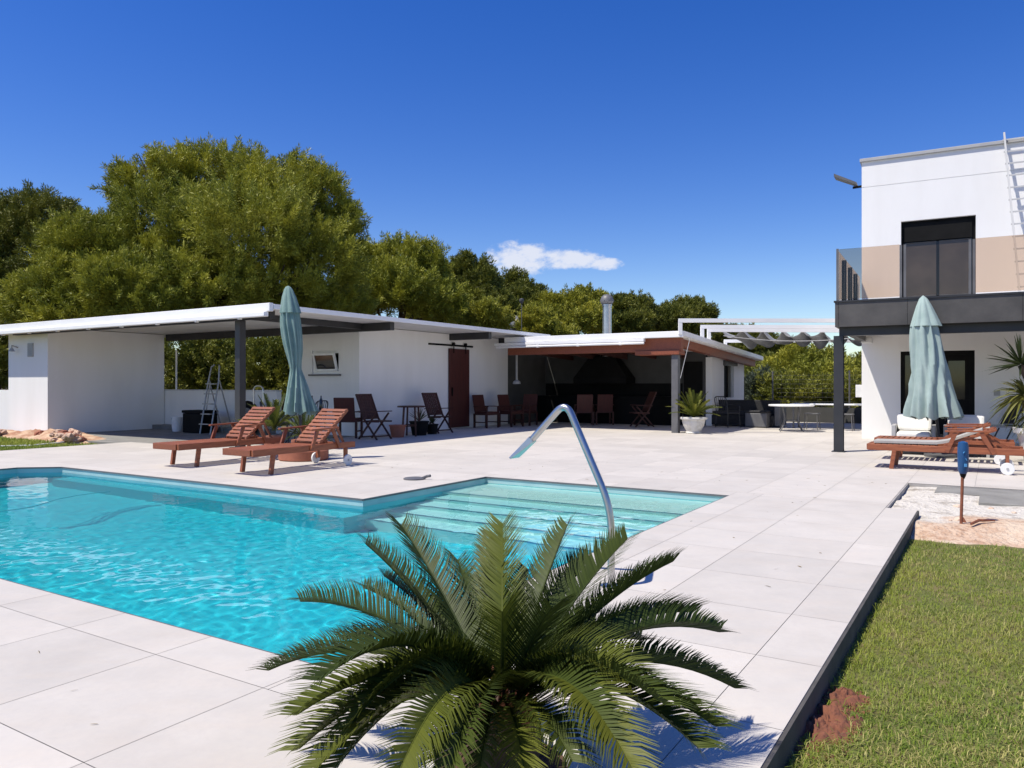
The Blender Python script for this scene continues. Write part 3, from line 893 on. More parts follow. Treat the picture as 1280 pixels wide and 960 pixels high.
# balcony slab
k = MB(); k.box(.0, 9.5, -4.38, -.002, 2.62, 2.84); k.build('balcony_slab', M['soffit'], hs)
k = MB()
xs = [-.02, 1.15, 2.9, 4.7, 6.5, 8.3, 9.5]
for i in range(6): k.box(xs[i] + .003, xs[i + 1] - .003, -4.45, -4.382, 2.38, 2.84)
k.box(-.07, -.003, -4.45, -3.0, 2.38, 2.84); k.box(-.07, -.003, -2.994, -1.5, 2.38, 2.84); k.box(-.07, -.003, -1.494, -.003, 2.38, 2.84)
k.build('balcony_cladding', M['slab_stone'], hs)
k = MB(); k.box(-.09, 9.5, -4.47, -4.36, 2.842, 2.875); k.box(-.09, .02, -4.358, -.003, 2.842, 2.875); k.build('balcony_edge', M['dark_steel'], hs)
k = MB(); k.box(.022, 9.5, -4.358, -.002, 2.842, 2.872); k.build('balcony_floor', M['light_grey'], hs)
k = MB(); k.box(-.02, 9.5, -4.25, -4.05, 2.22, 2.60); k.box(-.02, .12, -4.048, -.3, 2.3, 2.60); k.build('beam', M['dark_steel'], hs)
M['warm_soffit'] = mat('warm_soffit', (.6, .56, .5), .8)
k = MB(); k.box(-.08, 9.5, -4.04, -.004, 2.56, 2.605) if False else k.box(.13, 9.5, -4.04, -.004, 2.56, 2.612); k.build('soffit', M['warm_soffit'], hs)
k = MB()
px_, py_ = -.03, -4.2
k.box(px_ - .085, px_ + .085, py_ - .085, py_ - .07, -.05, 2.22); k.box(px_ - .085, px_ + .085, py_ + .07, py_ + .085, -.05, 2.22); k.box(px_ - .006, px_ + .006, py_ - .07, py_ + .07, -.05, 2.22)
k.box(px_ - .12, px_ + .12, py_ - .12, py_ + .12, .0, .015)
k.build('post', M['dark_steel'], hs)
# railing
def fx(px):
    c = (px - 640) / F
    return (c * (18.4 - 4.415 * .8704) - (8.37 - 4.415 * .4924)) / (.8704 + c * .4924)
RX = [fx(1126), fx(1131), fx(1212.5), fx(1217.5)]
rail = MB().box(-.05, -.01, -4.44, -4.40, 2.876, 3.86).build('railing', M['grey_steel'], hs)
for x in RX + [RX[3] + 1.5, RX[3] + 1.58]: MB().box(x - .02, x + .02, -4.43, -4.40, 2.876, 3.84).build('post', M['grey_steel'], rail)
for y in (-3.3, -2.2, -1.1): MB().box(-.03, .01, y - .02, y + .02, 2.876, 3.80).build('post', M['dark_steel'], rail)
for x0, x1 in ((-.005, RX[0] - .022), (RX[1] + .022, RX[2] - .022), (RX[3] + .022, RX[3] + 1.478), (RX[3] + 1.602, 6.2)):
    k = MB(); k.box(x0, x1, -4.422, -4.41, 2.90, 3.85); k.build('glass_panel', M['glass_bronze'], rail)
k = MB(); k.box(-.045, -.033, -4.395, -.05, 2.90, 3.85); k.build('glass_panel', M['glass_grey'], rail)
# wall fittings
k = MB(); k.box(-.14, .0 - .002, .05, .2, .98, 1.28); k.build('meter_box', M['plastic_white'], hs, bevel=.01)
k = MB(); k.box(.02, .25, -.42, -.14, 2.26, 2.40); k.build('wall_speaker', M['plastic_white'], hs, bevel=.01)
k = MB(); k.box(2.68, 2.80, -.014, -.002, 1.04, 1.16); k.build('light_switch', M['light_grey'], hs)
# flood light sticking out from the corner high up
fl = MB(); fl.bar((-.03, .3, 6.1), (-.22, .25, 6.08), .05, .05)
fo = fl.build('flood_light', M['black'], hs)
k = MB(); k.add([(-.12, .05, 6.16), (-.12, .4, 6.16), (-.62, .38, 6.42), (-.62, .0, 6.42), (-.12, .05, 6.11), (-.12, .4, 6.11), (-.62, .38, 6.35), (-.62, .0, 6.35)],
                [(0, 1, 2, 3), (7, 6, 5, 4), (0, 4, 5, 1), (1, 5, 6, 2), (2, 6, 7, 3), (3, 7, 4, 0)])
k.build('lamp_head', M['grey_steel'], fo)

# ladder leaning against the upper wall
ldr = thing('ladder', 'white ladder leaning against the upper wall above the balcony', 'ladder', HC + Matrix.Rotation(HA, 3, 'Z') @ Vector((3.1, -.9, 2.875)), HA)
LT = (-.23, .82, 3.95)
for off in (0, .55):
    k = MB(); k.bar((off + .03, 0, 0), (off + LT[0], LT[1], LT[2]), .035, .07, (0, 1, 0)); k.build('rail', M['ladder_grey'], ldr)
k = MB()
for i in range(14):
    t = (i + .7) / 14.3
    k.bar((.03 * (1 - t) + LT[0] * t - .04, LT[1] * t, LT[2] * t), (.03 * (1 - t) + .55 + LT[0] * t + .04, LT[1] * t, LT[2] * t), .03, .03)
k.build('rungs', M['ladder_grey'], ldr)


# ------------------------------------------------------------------ furniture
def lounger(label, hx=.98, tilt=40, arm=.72):
    """local x = towards the head, legs at x=0, wheels at 1.52"""
    t = thing('sun_lounger', label, 'sun lounger', (0, 0, 0), 0, 'wooden sun loungers')
    w = .31
    k = MB()
    for s in (-1, 1): k.bar((-.33, s * w, .325), (1.70, s * w, .325), .045, .095)
    k.bar((-.33, -w + .023, .325), (-.33, w - .023, .325), .04, .09); k.bar((1.68, -w + .023, .31), (1.68, w - .023, .31), .04, .07)
    k.build('frame', M['teak'], t, bevel=.006)
    k = MB()
    for i in range(int((hx + .27) / .083)): k.bar((-.27 + i * .083, -w + .025, .365), (-.27 + i * .083, w - .025, .365), .062, .018)
    k.build('seat', M['teak'], t, bevel=.003)
    # raised back
    k = MB()
    hz = .37; an = R(tilt); L_ = .80 if tilt > 30 else .72
    d = Vector((math.cos(an), 0, math.sin(an))); nrm = Vector((-math.sin(an), 0, math.cos(an)))
    for s in (-1, 1):
        p = Vector((hx, s * (w - .055), hz)); k.bar(p, p + d * L_, .04, .04, nrm)
    for i in range(9 if tilt > 30 else 8):
        p = Vector((hx, 0, hz)) + d * (.05 + i * .088) + nrm * .024
        k.bar(p + Vector((0, -w + .04, 0)), p + Vector((0, w - .04, 0)), .058, .016, nrm)
    k.build('backrest', M['teak'], t, bevel=.003)
    k = MB()
    for s in (-1, 1): k.bar(Vector((hx, s * .2, hz)) + d * .5, (1.6, s * .2, .30), .03, .03)
    k.build('prop', M['teak'], t)
    for s in (-1, 1):
        k = MB(); k.bar((.04, s * w, .28), (.0, s * w, 0), .06, .05, (0, 1, 0)); k.build('leg', M['teak'], t, bevel=.004)
        k = MB(); k.bar((1.50, s * w, .28), (1.50, s * w, .09), .045, .06, (0, 1, 0)); k.build('leg', M['teak'], t, bevel=.004)
        k = MB()
        yy = s * (w + .05)
        k.tube([(1.50, yy - .016, .088), (1.50, yy + .016, .088)], .088, 26)
        wl = k.build('wheel', M['plastic_white'], t, bevel=.006)
        k = MB(); k.tube([(1.50, yy - .024, .088), (1.50, yy + .024, .088)], .018, 10); k.build('hub', M['light_grey'], wl)
        # armrest with its two supports
        k = MB(); k.bar((arm, s * (w + .035), .60), (arm + .58, s * (w + .035), .615), .055, .026)
        ar = k.build('armrest', M['teak'], t, bevel=.004)
        k = MB(); k.bar((arm + .14, s * (w + .035), .585), (arm + .02, s * (w + .035), .29), .03, .055, (1, 0, 0)); k.build('support', M['teak'], ar)
        k = MB(); k.bar((arm + .46, s * (w + .035), .60), (arm + .62, s * (w + .035), .29), .03, .055, (1, 0, 0)); k.build('support', M['teak'], ar)
    return t


lo = lounger('wooden sun lounger with raised slatted back in front of the teal parasol, nearer the water')
lo.location = W(7.51, 9.11); lo.rotation_euler = (0, 0, TH)
dup(lo, W(7.60, 10.93), TH, 'wooden sun lounger with raised slatted back beside the car port plants, leftmost of the four')
lo2 = lounger('wooden sun lounger near the blue stake, closest to the sand pit', .70, 22, .72)
r1 = lo2; r1.location = W(13.40, 1.34); r1.rotation_euler = (0, 0, TH - math.pi / 2)
_ = (lambda *a: None)(lo, W(13.40, 1.34), TH - math.pi / 2, 'wooden sun lounger near the blue stake, closest to the sand pit')
r2 = dup(lo2, W(14.95, 1.42), TH - math.pi / 2, 'wooden sun lounger standing behind another one under the right parasol')
for nm, rr, lab in (('lounger_pad', r1, 'grey sling pad lying on the lounger near the blue stake'),):
    k = MB()
    pts = [(-.25, .385), (.2, .388), (.6, .392), (.74, .42), (.95, .51), (1.2, .61)]
    for i in range(len(pts) - 1):
        p, q = pts[i], pts[i + 1]
        k.add([(p[0], -.24, p[1]), (p[0], .24, p[1]), (q[0], .24, q[1]), (q[0], -.24, q[1]), (p[0] - .01, -.24, p[1] + .035), (p[0] - .01, .24, p[1] + .035), (q[0] - .01, .24, q[1] + .035), (q[0] - .01, -.24, q[1] + .035)],
              [(0, 1, 2, 3), (7, 6, 5, 4), (0, 4, 5, 1), (2, 6, 7, 3), (0, 3, 7, 4), (1, 5, 6, 2)])
    o = k.build(nm, M['grey_pad']); o.location = rr.location; o.rotation_euler = rr.rotation_euler; tag(o, lab, 'pad')


def folding_chair(label):
    """local x = forward"""
    t = thing('folding_chair', label, 'chair', (0, 0, 0), 0, 'folding wooden chairs')
    w = .25
    an = R(70)
    top = Vector((-.40, 0, 1.06)); bot = Vector((.28, 0, .0))
    k = MB()
    for s in (-1, 1):
        k.bar((-.40, s * w, 1.06), (-.14, s * w, .46), .028, .04)
    k.bar((-.40, -w, 1.04), (-.40, w, 1.04), .03, .05)
    for i in range(7):
        y = -w + .05 + i * (2 * w - .1) / 6
        k.bar((-.385, y, 1.03), (-.16, y, .50), .052, .014, (1, 0, .4))
    k.bar((-.155, -w, .49), (-.155, w, .49), .03, .04)
    k.build('backrest', M['dark_teak'], t)
    k = MB()
    for i in range(7): k.bar((-.16 + i * .07, -w + .02, .435), (-.16 + i * .07, w - .02, .435), .056, .018)
    for s in (-1, 1): k.bar((-.2, s * (w - .03), .415), (.29, s * (w - .03), .425), .025, .035)
    k.build('seat', M['dark_teak'], t)
    for s in (-1, 1):
        k = MB(); k.bar((-.16, s * w, .50), (.26, s * w, 0), .026, .04); k.build('leg', M['dark_teak'], t)
        k = MB(); k.bar((.20, s * (w - .03), .62), (-.34, s * (w - .03), 0), .026, .04); k.build('leg', M['dark_teak'], t)
        k = MB(); k.bar((-.27, s * (w + .02), .64), (.24, s * (w + .02), .66), .055, .022)
        ar = k.build('armrest', M['dark_teak'], t)
    k = MB(); k.bar((-.30, -w, .05), (-.30, w, .05), .022, .03); k.build('stretcher', M['dark_teak'], t)
    k = MB(); k.bar((.20, -w, .08), (.20, w, .08), .022, .03); k.build('stretcher', M['dark_teak'], t)
    return t


fc = folding_chair('folding wooden chair at the white wall, left of the small round table')
p = G(470, 549); fc.location = p; fc.rotation_euler = (0, 0, R(-32))
p = G(549, 541); dup(fc, p, R(-42), 'folding wooden chair right of the small wall table, next to the red door')
p = G(801, 533.5); dup(fc, W(*[x for x in AB(p)]), R(190), 'folding wooden chair in the dark bar near its right post')


def armchair(label, m='dark_teak'):
    t = thing('armchair', label, 'chair', (0, 0, 0), 0, 'wooden armchairs')
    w = .27
    k = MB(); k.box(-.25, .27, -w, w, .38, .43); k.build('seat', M[m], t, bevel=.008)
    k = MB(); k.add([(-.25, -w + .02, .42), (-.21, -w + .02, .42), (-.21, w - .02, .42), (-.25, w - .02, .42), (-.36, -w + .02, .96), (-.33, -w + .02, .98), (-.33, w - .02, .98), (-.36, w - .02, .96)],
                    [(3, 2, 1, 0), (4, 5, 6, 7), (0, 1, 5, 4), (1, 2, 6, 5), (2, 3, 7, 6), (3, 0, 4, 7)])
    k.build('backrest', M['red_door'], t, bevel=.01)
    for s in (-1, 1):
        k = MB(); k.box(.21, .26, s * w - .025, s * w + .025, 0, .62); k.build('leg', M[m], t)
        k = MB(); k.box(-.26, -.21, s * w - .025, s * w + .025, 0, .42); k.build('leg', M[m], t)
        k = MB(); k.box(-.26, .29, s * w - .03, s * w + .03, .622, .645); k.build('armrest', M[m], t)
    for s in (-1, 1):
        k = MB(); k.box(-.235, .235, s * w - .012, s * w + .012, .15, .18); k.build('stretcher', M[m], t)
    k = MB(); k.box(-.2, .25, -w + .03, w - .03, .432, .48); k.build('cushion', M['red_door'], t, bevel=.015)
    return t


ac = armchair('wooden armchair just right of the red door')
ac.location = G(608, 534.5); ac.rotation_euler = (0, 0, R(-38))
dup(ac, G(639, 533.2), R(-40), 'wooden armchair at the corner where the white wall ends')
dup(ac, G(435, 547), R(85), 'wooden armchair under the car port roof, its back to the left lounger')
dup(ac, G(657, 531.5), R(-120), 'wooden armchair in the bar doorway shadow facing the two others')
p = W(22.0, 11.1); dup(ac, G(730, 531), R(90), 'left of two red backed armchairs under the cooker hood')
dup(ac, G(754, 530.5), R(95), 'right of two red backed armchairs under the cooker hood')

# round side table between the folding chairs
st = thing('side_table', 'small dark round table between two folding chairs at the wall', 'table', G(514, 545))
k = MB(); k.lathe([(.34, .72), (.35, .73), (.35, .745), (.34, .755)], (0, 0, 0), 28); k.build('tabletop', M['dark_teak'], st)
for s in range(4):
    an = s * math.pi / 2 + .6
    k = MB(); k.bar((.2 * math.cos(an), .2 * math.sin(an), .72), (.25 * math.cos(an), .25 * math.sin(an), 0), .03, .04); k.build('leg', M['dark_teak'], st)
k = MB(); k.bar((-.15, -.15, .25), (.15, .15, .25), .03, .03); k.bar((-.15, .15, .281), (.15, -.15, .281), .03, .03); k.build('stretcher', M['dark_teak'], st)


# plants helpers ------------------------------------------------------------
def blades(n, base, dirs, length, width, rng, droop=.3):
    """ribbons of three quads; base, dirs (n,3); returns verts, faces"""
    d = dirs / np.linalg.norm(dirs, axis=1)[:, None]
    up = np.array([0, 0, 1.0])
    s = np.cross(d, up); s /= (np.linalg.norm(s, axis=1)[:, None] + 1e-6)
    rot = rng.uniform(-1, 1, n)[:, None]
    nn = np.cross(s, d); s = s + nn * rot; s /= np.linalg.norm(s, axis=1)[:, None]
    v = np.empty((n, 8, 3)); ts = (0, .35, .7, 1); ws = (.7, 1, .75, .06)
    for k_, (t, w) in enumerate(zip(ts, ws)):
        c = base + d * (length * t)[:, None] - up * (droop * length * t * t)[:, None]
        v[:, 2 * k_] = c - s * (width * w)[:, None]; v[:, 2 * k_ + 1] = c + s * (width * w)[:, None]
    b = np.arange(n)[:, None] * 8
    f = np.concatenate([b + np.array([[2 * q, 2 * q + 1, 2 * q + 3, 2 * q + 2]]) for q in range(3)], 0)
    return v.reshape(-1, 3), f


def rosette(name, c, n, rad, m, parent, width=.02, elev=(-.2, 1.4), droop=.35, rng=RNG):
    az = rng.uniform(0, 2 * np.pi, n); el = rng.uniform(elev[0], elev[1], n)
    d = np.stack([np.cos(az) * np.cos(el), np.sin(az) * np.cos(el), np.sin(el)], 1)
    base = np.array(c) + d * .03
    v, f = blades(n, base, d, rad * rng.uniform(.75, 1.1, n), width * rng.uniform(.8, 1.2, n), rng, droop)
    return np_mesh(name, v, f, m, parent)


def frond_mesh(name, p0, p1, p2, m, parent, n=62, leaf=.105, lw=.0042, rng=RNG, vee=.55, fold=1.0):
    """a feather frond along a bent stalk: stalk plus leaflets, one mesh"""
    p0, p1, p2 = (np.array(p) for p in (p0, p1, p2))
    t = np.linspace(.14, 1, n)
    def bez(t):
        t = t[:, None]; return (1 - t) ** 2 * p0 + 2 * t * (1 - t) * p1 + t * t * p2
    def der(t):
        t = t[:, None]; return 2 * (1 - t) * (p1 - p0) + 2 * t * (p2 - p1)
    c = bez(t); tg = der(t); tg /= np.linalg.norm(tg, axis=1)[:, None]
    up = np.array([0, 0, 1.0])
    chord = p2 - p0
    side = np.cross(chord, up)
    if np.linalg.norm(side) < .12: side = np.cross(chord, np.array([rng.uniform(-1, 1), rng.uniform(-1, 1), .2]))
    side /= np.linalg.norm(side)
    sv = np.repeat(side[None], n, 0)
    nv = np.cross(sv, tg); nv /= np.linalg.norm(nv, axis=1)[:, None]
    # twist the blade a little about its stalk
    tw = rng.uniform(-.5, .5)
    sv2 = sv * math.cos(tw) + nv * math.sin(tw); nv2 = nv * math.cos(tw) - sv * math.sin(tw)
    ll = leaf * np.clip(np.sin(np.pi * (t * .74 + .15)) ** .55, .25, 1)
    V = []; Fc = []; base = 0
    for sgn in (-1, 1):
        k_ = n
        d = sv2 * sgn * .80 + tg * (.55 + .35 * t[:, None]) + nv2 * vee + rng.normal(0, .05, (n, 3))
        d /= np.linalg.norm(d, axis=1)[:, None]
        wv = np.cross(d, nv2); wv /= np.linalg.norm(wv, axis=1)[:, None]
        wv = tg * .8 + wv * .2; wv /= np.linalg.norm(wv, axis=1)[:, None]
        lj = ll * rng.uniform(.92, 1.08, n)
        v = np.empty((n, 6, 3))
        mid = c + d * (lj * .55)[:, None] ; tip = c + d * lj[:, None] + tg * (lj * .12)[:, None] - nv2 * (lj * .12)[:, None]
        v[:, 0] = c - wv * lw; v[:, 1] = c + wv * lw
        v[:, 2] = mid - wv * lw * .9; v[:, 3] = mid + wv * lw * .9
        v[:, 4] = tip - wv * lw * .12; v[:, 5] = tip + wv * lw * .12
        V.append(v.reshape(-1, 3))
        b = base + np.arange(n)[:, None] * 6
        Fc.append(b + np.array([[0, 1, 3, 2]])); Fc.append(b + np.array([[2, 3, 5, 4]]))
        base += n * 6
    # stalk: a three sided strip
    ns = 16; tt = np.linspace(0, 1, ns); cc = bez(tt); tg2 = der(tt); tg2 /= np.linalg.norm(tg2, axis=1)[:, None]
    nn = np.cross(np.repeat(side[None], ns, 0), tg2)
    rr = np.linspace(.0075, .0018, ns)[:, None]
    ring = np.stack([cc + side * rr, cc + nn * rr, cc - side * rr, cc - nn * rr * .6], 1).reshape(-1, 3)
    V.append(ring)
    fs = []
    for i in range(ns - 1):
        for q in range(4):
            fs.append((base + i * 4 + q, base + i * 4 + (q + 1) % 4, base + (i + 1) * 4 + (q + 1) % 4, base + (i + 1) * 4 + q))
    Fc.append(np.array(fs))
    return np_mesh(name, np.concatenate(V), np.concatenate(Fc), m, parent)


# foreground cycad ------------------------------------------------------------
CC = np.array([-.03, 2.40, .30])
cy = thing('sago_palm', 'large dark green sago palm spreading in the foreground beside the pool', 'palm', (float(CC[0]), float(CC[1]), 0))


def tip_at(px, py, Lr, far):
    d = np.array([(px - 640) / F, 1, (480 - py) / F]); o = np.array([0, 0, H])
    oc = o - CC; A_ = d @ d; B_ = 2 * d @ oc; C_ = oc @ oc - Lr * Lr
    disc = B_ * B_ - 4 * A_ * C_
    if disc < 0:
        t = -B_ / (2 * A_)
    else:
        t = (-B_ + (1 if far else -1) * math.sqrt(disc)) / (2 * A_)
    return o + d * t


FR = [  # tip place, length, far side?, colour, lift
    (502, 657, .78, 1, 'cycad', .05), (457, 680, .80, 1, 'cycad', .07), (455, 735, .76, 1, 'cycad', .10), (376, 752, .86, 1, 'cycad', .17),
    (336, 838, .86, 1, 'cycad', .22), (372, 893, .80, 0, 'cycad_light', .2), (374, 936, .78, 0, 'cycad_light', .22), (398, 958, .80, 0, 'cycad_light', .2),
    (572, 700, .70, 1, 'cycad', .05), (628, 655, .72, 1, 'cycad_light', .02), (616, 668, .72, 1, 'cycad', .02), (709, 657, .75, 1, 'cycad', .04), (784, 674, .78, 1, 'cycad', .07),
    (841, 702, .82, 1, 'cycad', .10), (866, 765, .82, 1, 'cycad', .16), (898, 790, .84, 1, 'cycad', .20), (918, 860, .85, 1, 'cycad', .22), (893, 907, .80, 0, 'cycad', .2),
    (872, 934, .78, 0, 'cycad', .22), (792, 962, .74, 0, 'cycad_light', .30), (500, 962, .72, 0, 'cycad_light', .26), (628, 765, .46, 0, 'cycad_light', .02), (660, 712, .66, 1, 'cycad', .03),
    (545, 745, .62, 1, 'cycad', .05), (690, 760, .55, 0, 'cycad', .06), (520, 800, .62, 1, 'cycad', .12), (740, 770, .68, 1, 'cycad', .10), (430, 800, .72, 1, 'cycad', .16), (800, 800, .70, 1, 'cycad', .14),
    (560, 970, .66, 0, 'cycad', .22), (440, 905, .70, 0, 'cycad_light', .28), (760, 920, .66, 0, 'cycad', .24),
    (830, 880, .76, 0, 'cycad', .2), (400, 850, .80, 0, 'cycad', .26), (480, 720, .74, 1, 'cycad', .08), (735, 700, .70, 1, 'cycad', .06), (590, 720, .66, 1, 'cycad', .04),
    
    (545, 948, .46, 0, 'cycad_light', .14), (600, 958, .44, 0, 'cycad', .12), (655, 960, .44, 0, 'cycad_light', .12), (715, 950, .47, 0, 'cycad', .14),
    (420, 960, .7, 0, 'cycad', .24), (470, 860, .6, 0, 'cycad_light', .22), (790, 850, .62, 0, 'cycad_light', .2)]
for (px, py, Lr, far, m, lift) in FR:
    tip = tip_at(px, py, Lr, far) - CC
    hd = tip.copy(); hd[2] = 0
    p0 = np.array([0, 0, CC[2]]) + (hd / (np.linalg.norm(hd) + 1e-6)) * .05
    p1 = np.array([0, 0, CC[2]]) + tip * .5 + np.array([0, 0, lift])
    p2 = np.array([0, 0, CC[2]]) + tip
    frond_mesh('frond', p0, p1, p2, M[m], cy, n=int(112 * Lr / .75), leaf=.14, lw=.0040, vee=.34 + .45 * abs(hd[0]) / (np.linalg.norm(tip) + 1e-6))
k = MB()
k.lathe([(.10, .10), (.115, .18), (.11, .25), (.07, .31), (.02, .34)], (0, 0, 0), 24, 7, .08); k.build('trunk', M['soil'], cy, smooth=True)
k = MB()
for i in range(26):
    an = RNG.uniform(0, 6.28); r = RNG.uniform(.03, .11); z = .28 + RNG.uniform(0, .07)
    k.tube([(r * math.cos(an), r * math.sin(an), z - .05), (r * 1.3 * math.cos(an), r * 1.3 * math.sin(an), z + .05)], [.018, .004], 5)
k.build('crown_scales', M['rust'], cy)
k = MB(); k.lathe([(.17, .0), (.19, .02), (.215, .12), (.235, .12), (.24, .145), (.215, .145), (.205, .12), (.20, .10)], (0, 0, 0), 40); k.build('pot', M['white_pot'], cy, smooth=True)
k = MB(); k.lathe([(.203, .11), (.01, .13)], (0, 0, 0), 24); k.build('earth', M['soil'], cy)


def potted_cycad(name, label, loc, nf, length, base_z, m1, m2, pot=None, seed=3, elmin=.15):
    rng = np.random.default_rng(seed)
    t = thing(name, label, 'potted plant', loc)
    for i in range(nf):
        az = i * 2.399 + rng.uniform(-.2, .2); el = elmin + (1.35 - elmin) * (i / nf) ** .8 + rng.uniform(-.1, .1)
        ln = length * rng.uniform(.85, 1.1)
        d = np.array([math.cos(az) * math.cos(el), math.sin(az) * math.cos(el), math.sin(el)])
        p0 = np.array([0, 0, base_z]); p2 = p0 + d * ln - np.array([0, 0, .12 * ln * math.cos(el)])
        p1 = p0 + d * ln * .5 + np.array([0, 0, .16 * ln * math.cos(el)])
        frond_mesh('frond', p0, p1, p2, M[m1 if i % 3 else m2], t, n=34, leaf=.13 * length, lw=.0075 * length / .6, rng=rng, vee=.35)
    if pot: pot(t)
    return t


def urn(t):
    k = MB(); k.lathe([(.19, 0), (.21, .02), (.19, .05), (.20, .07), (.27, .2), (.30, .32), (.30, .36), (.35, .37), (.36, .40), (.35, .43), (.31, .43), (.29, .38)], (0, 0, 0), 40, 12, .012)
    k.build('pot', M['white_pot'], t, smooth=True)
    k = MB(); k.lathe([(.295, .38), (.01, .41)], (0, 0, 0), 20); k.build('earth', M['soil'], t)


potted_cycad('potted_palm', 'green feather palm in a white urn beside the bar post', G(867, 541.5), 34, .74, .42, 'cycad_light', 'bush', urn, 5, .1)
def low_pot(t):
    k = MB(); k.lathe([(.15, 0), (.2, .25), (.22, .25), (.22, .3), (.19, .3)], (0, 0, 0), 20); k.build('pot', M['terracotta'], t, smooth=True)
potted_cycad('potted_palm', 'green feather palm behind the backrest of the leftmost lounger', W(10.1, 11.75), 26, .72, .42, 'cycad_light', 'cycad', low_pot, 8, .15)
potted_cycad('potted_palm', 'darker feather palm left of the closed parasol, between the two loungers', W(9.75, 10.55), 22, .55, .32, 'cycad', 'cycad_light', low_pot, 9, .0)

# yucca in white pot at the right edge
yp = Vector((8.72, 12.5, 0))
yu = thing('yucca', 'tall yucca with spiky heads in a big white pot at the right edge', 'potted plant', yp)
k = MB(); k.lathe([(.30, 0), (.33, .05), (.44, .50), (.48, .50), (.49, .58), (.45, .58), (.43, .5)], (0, 0, 0), 40); k.build('pot', M['plastic_white'], yu, smooth=True)
k = MB(); k.lathe([(.43, .5), (.01, .53)], (0, 0, 0), 24); k.build('earth', M['soil'], yu)
k = MB(); k.tube([(0, 0, .45), (-.15, 0, 1.0), (-.45, 0, 1.6)], [.07, .06, .045], 10); k.tube([(0, .05, .45), (-.2, .1, .8), (-.32, .1, 1.1)], [.06, .05, .045], 10); k.build('trunk', M['bark'], yu, smooth=True)
rosette('leaf_head', (-.45, 0, 1.62), 90, .52, M['yucca_dark'], yu, .016, (-.3, 1.5), .12)
rosette('leaf_head', (-.32, .1, 1.12), 130, .55, M['yucca'], yu, .018, (-.7, 1.3), .45)
rosette('leaf_head', (-.12, -.1, .95), 120, .55, M['yucca'], yu, .018, (-.8, 1.2), .5)
rosette('leaf_head', (.15, 0, 1.3), 90, .55, M['yucca'], yu, .018, (-.5, 1.4), .4)


# parasols -------------------------------------------------------------------
def parasol(name, label, loc, prof, cap, lean, m, pole_top, base, lobes, rz_=0.0, rib_top=None):
    t = thing(name, label, 'parasol', loc, rz_, 'closed garden parasols')
    k = MB(); k.tube([(0, 0, .0), (lean[0] * pole_top, lean[1] * pole_top, pole_top)], .024, 12)
    k.build('pole', M['dark_steel'], t, smooth=True)
    vs = []; fs = []; n_ = 96; kr = .78 if rib_top else .90
    prof = [(a * kr, b, c, d) for a, b, c, d in prof]; cap = [(a * (kr + .08), b, c, d) for a, b, c, d in cap]
    rng = np.random.default_rng(lobes)
    ph = rng.uniform(0, 6.28, 4)
    for (r, z, am, sx) in prof:
        for q in range(n_):
            an = 2 * math.pi * q / n_
            tw = an + .35 * math.sin(z * 2.2)
            f = 1 + 1.9 * am * (1.3 * (abs(math.cos(.5 * lobes * tw + ph[0])) - .6) + .55 * math.cos((lobes + 3) * tw + ph[1] + z) + .3 * math.cos(2 * lobes * tw + ph[2]))
            f += .05 * (abs(math.cos(9.5 * tw + ph[3] + .6 * math.sin(z * 3))) - .5) * am / .15
            f += .018 * mnoise.noise(Vector((math.cos(an) * 3, math.sin(an) * 3, z * 4)))
            zz = z + (.035 * math.cos(lobes * tw + ph[0]) if z == prof[0][1] else 0)
            vs.append((r * f * math.cos(an) + lean[0] * z + sx, r * f * .8 * math.sin(an) + lean[1] * z, zz))
    for i in range(len(prof) - 1):
        for q in range(n_):
            q2 = (q + 1) % n_
            fs.append((i * n_ + q, i * n_ + q2, (i + 1) * n_ + q2, (i + 1) * n_ + q))
    k = MB(); k.add(vs, fs)
    cv = k.build('canopy', m, t, smooth=True, sharp=70)
    ss = cv.modifiers.new('smooth', 'SUBSURF'); ss.levels = 1; ss.render_levels = 1
    vs = []; fs = []
    for (r, z, am, sx) in cap:
        for q in range(n_):
            an = 2 * math.pi * q / n_
            f = 1 + am * (1.6 * (abs(math.cos(4 * an + ph[3])) - .6) + .4 * math.cos(5 * an))
            vs.append((r * f * math.cos(an) + lean[0] * z + sx, r * f * .85 * math.sin(an) + lean[1] * z, z))
    for i in range(len(cap) - 1):
        for q in range(n_):
            q2 = (q + 1) % n_
            fs.append((i * n_ + q, i * n_ + q2, (i + 1) * n_ + q2, (i + 1) * n_ + q))
    m_ = (len(cap) - 1) * n_
    fs.append(tuple(range(m_, m_ + n_)))
    k = MB(); k.add(vs, fs); k.build('vent_flap', m, t, smooth=True, sharp=70)
    # ribs poking out below the cloth
    k = MB()
    r0, z0 = prof[0][0], prof[0][1]; rt = rib_top or pole_top - .1
    for q in range(8):
        an = q * math.pi / 4 + .2
        k.bar((r0 * .62 * math.cos(an) + lean[0] * z0, r0 * .5 * math.sin(an) + lean[1] * z0, z0 - .02 + .05 * math.sin(q * 2)), (.03 * math.cos(an) + lean[0] * rt, .03 * math.sin(an) + lean[1] * rt, rt), .02, .015)
    k.build('ribs', M['dark_steel'], t)
    base(t)
    return t


def base_left(t):
    k = MB(); k.lathe([(.40, 0), (.42, .02), (.42, .16), (.40, .18), (.05, .19)], (0, 0, 0), 36); k.build('base', M['terracotta'], t, smooth=True)
    k = MB(); k.lathe([(.045, .19), (.045, .42)], (0, 0, 0), 14); k.tube([(.04, 0, .36), (.10, 0, .36)], .012, 8); k.build('socket', M['dark_steel'], t, smooth=True)


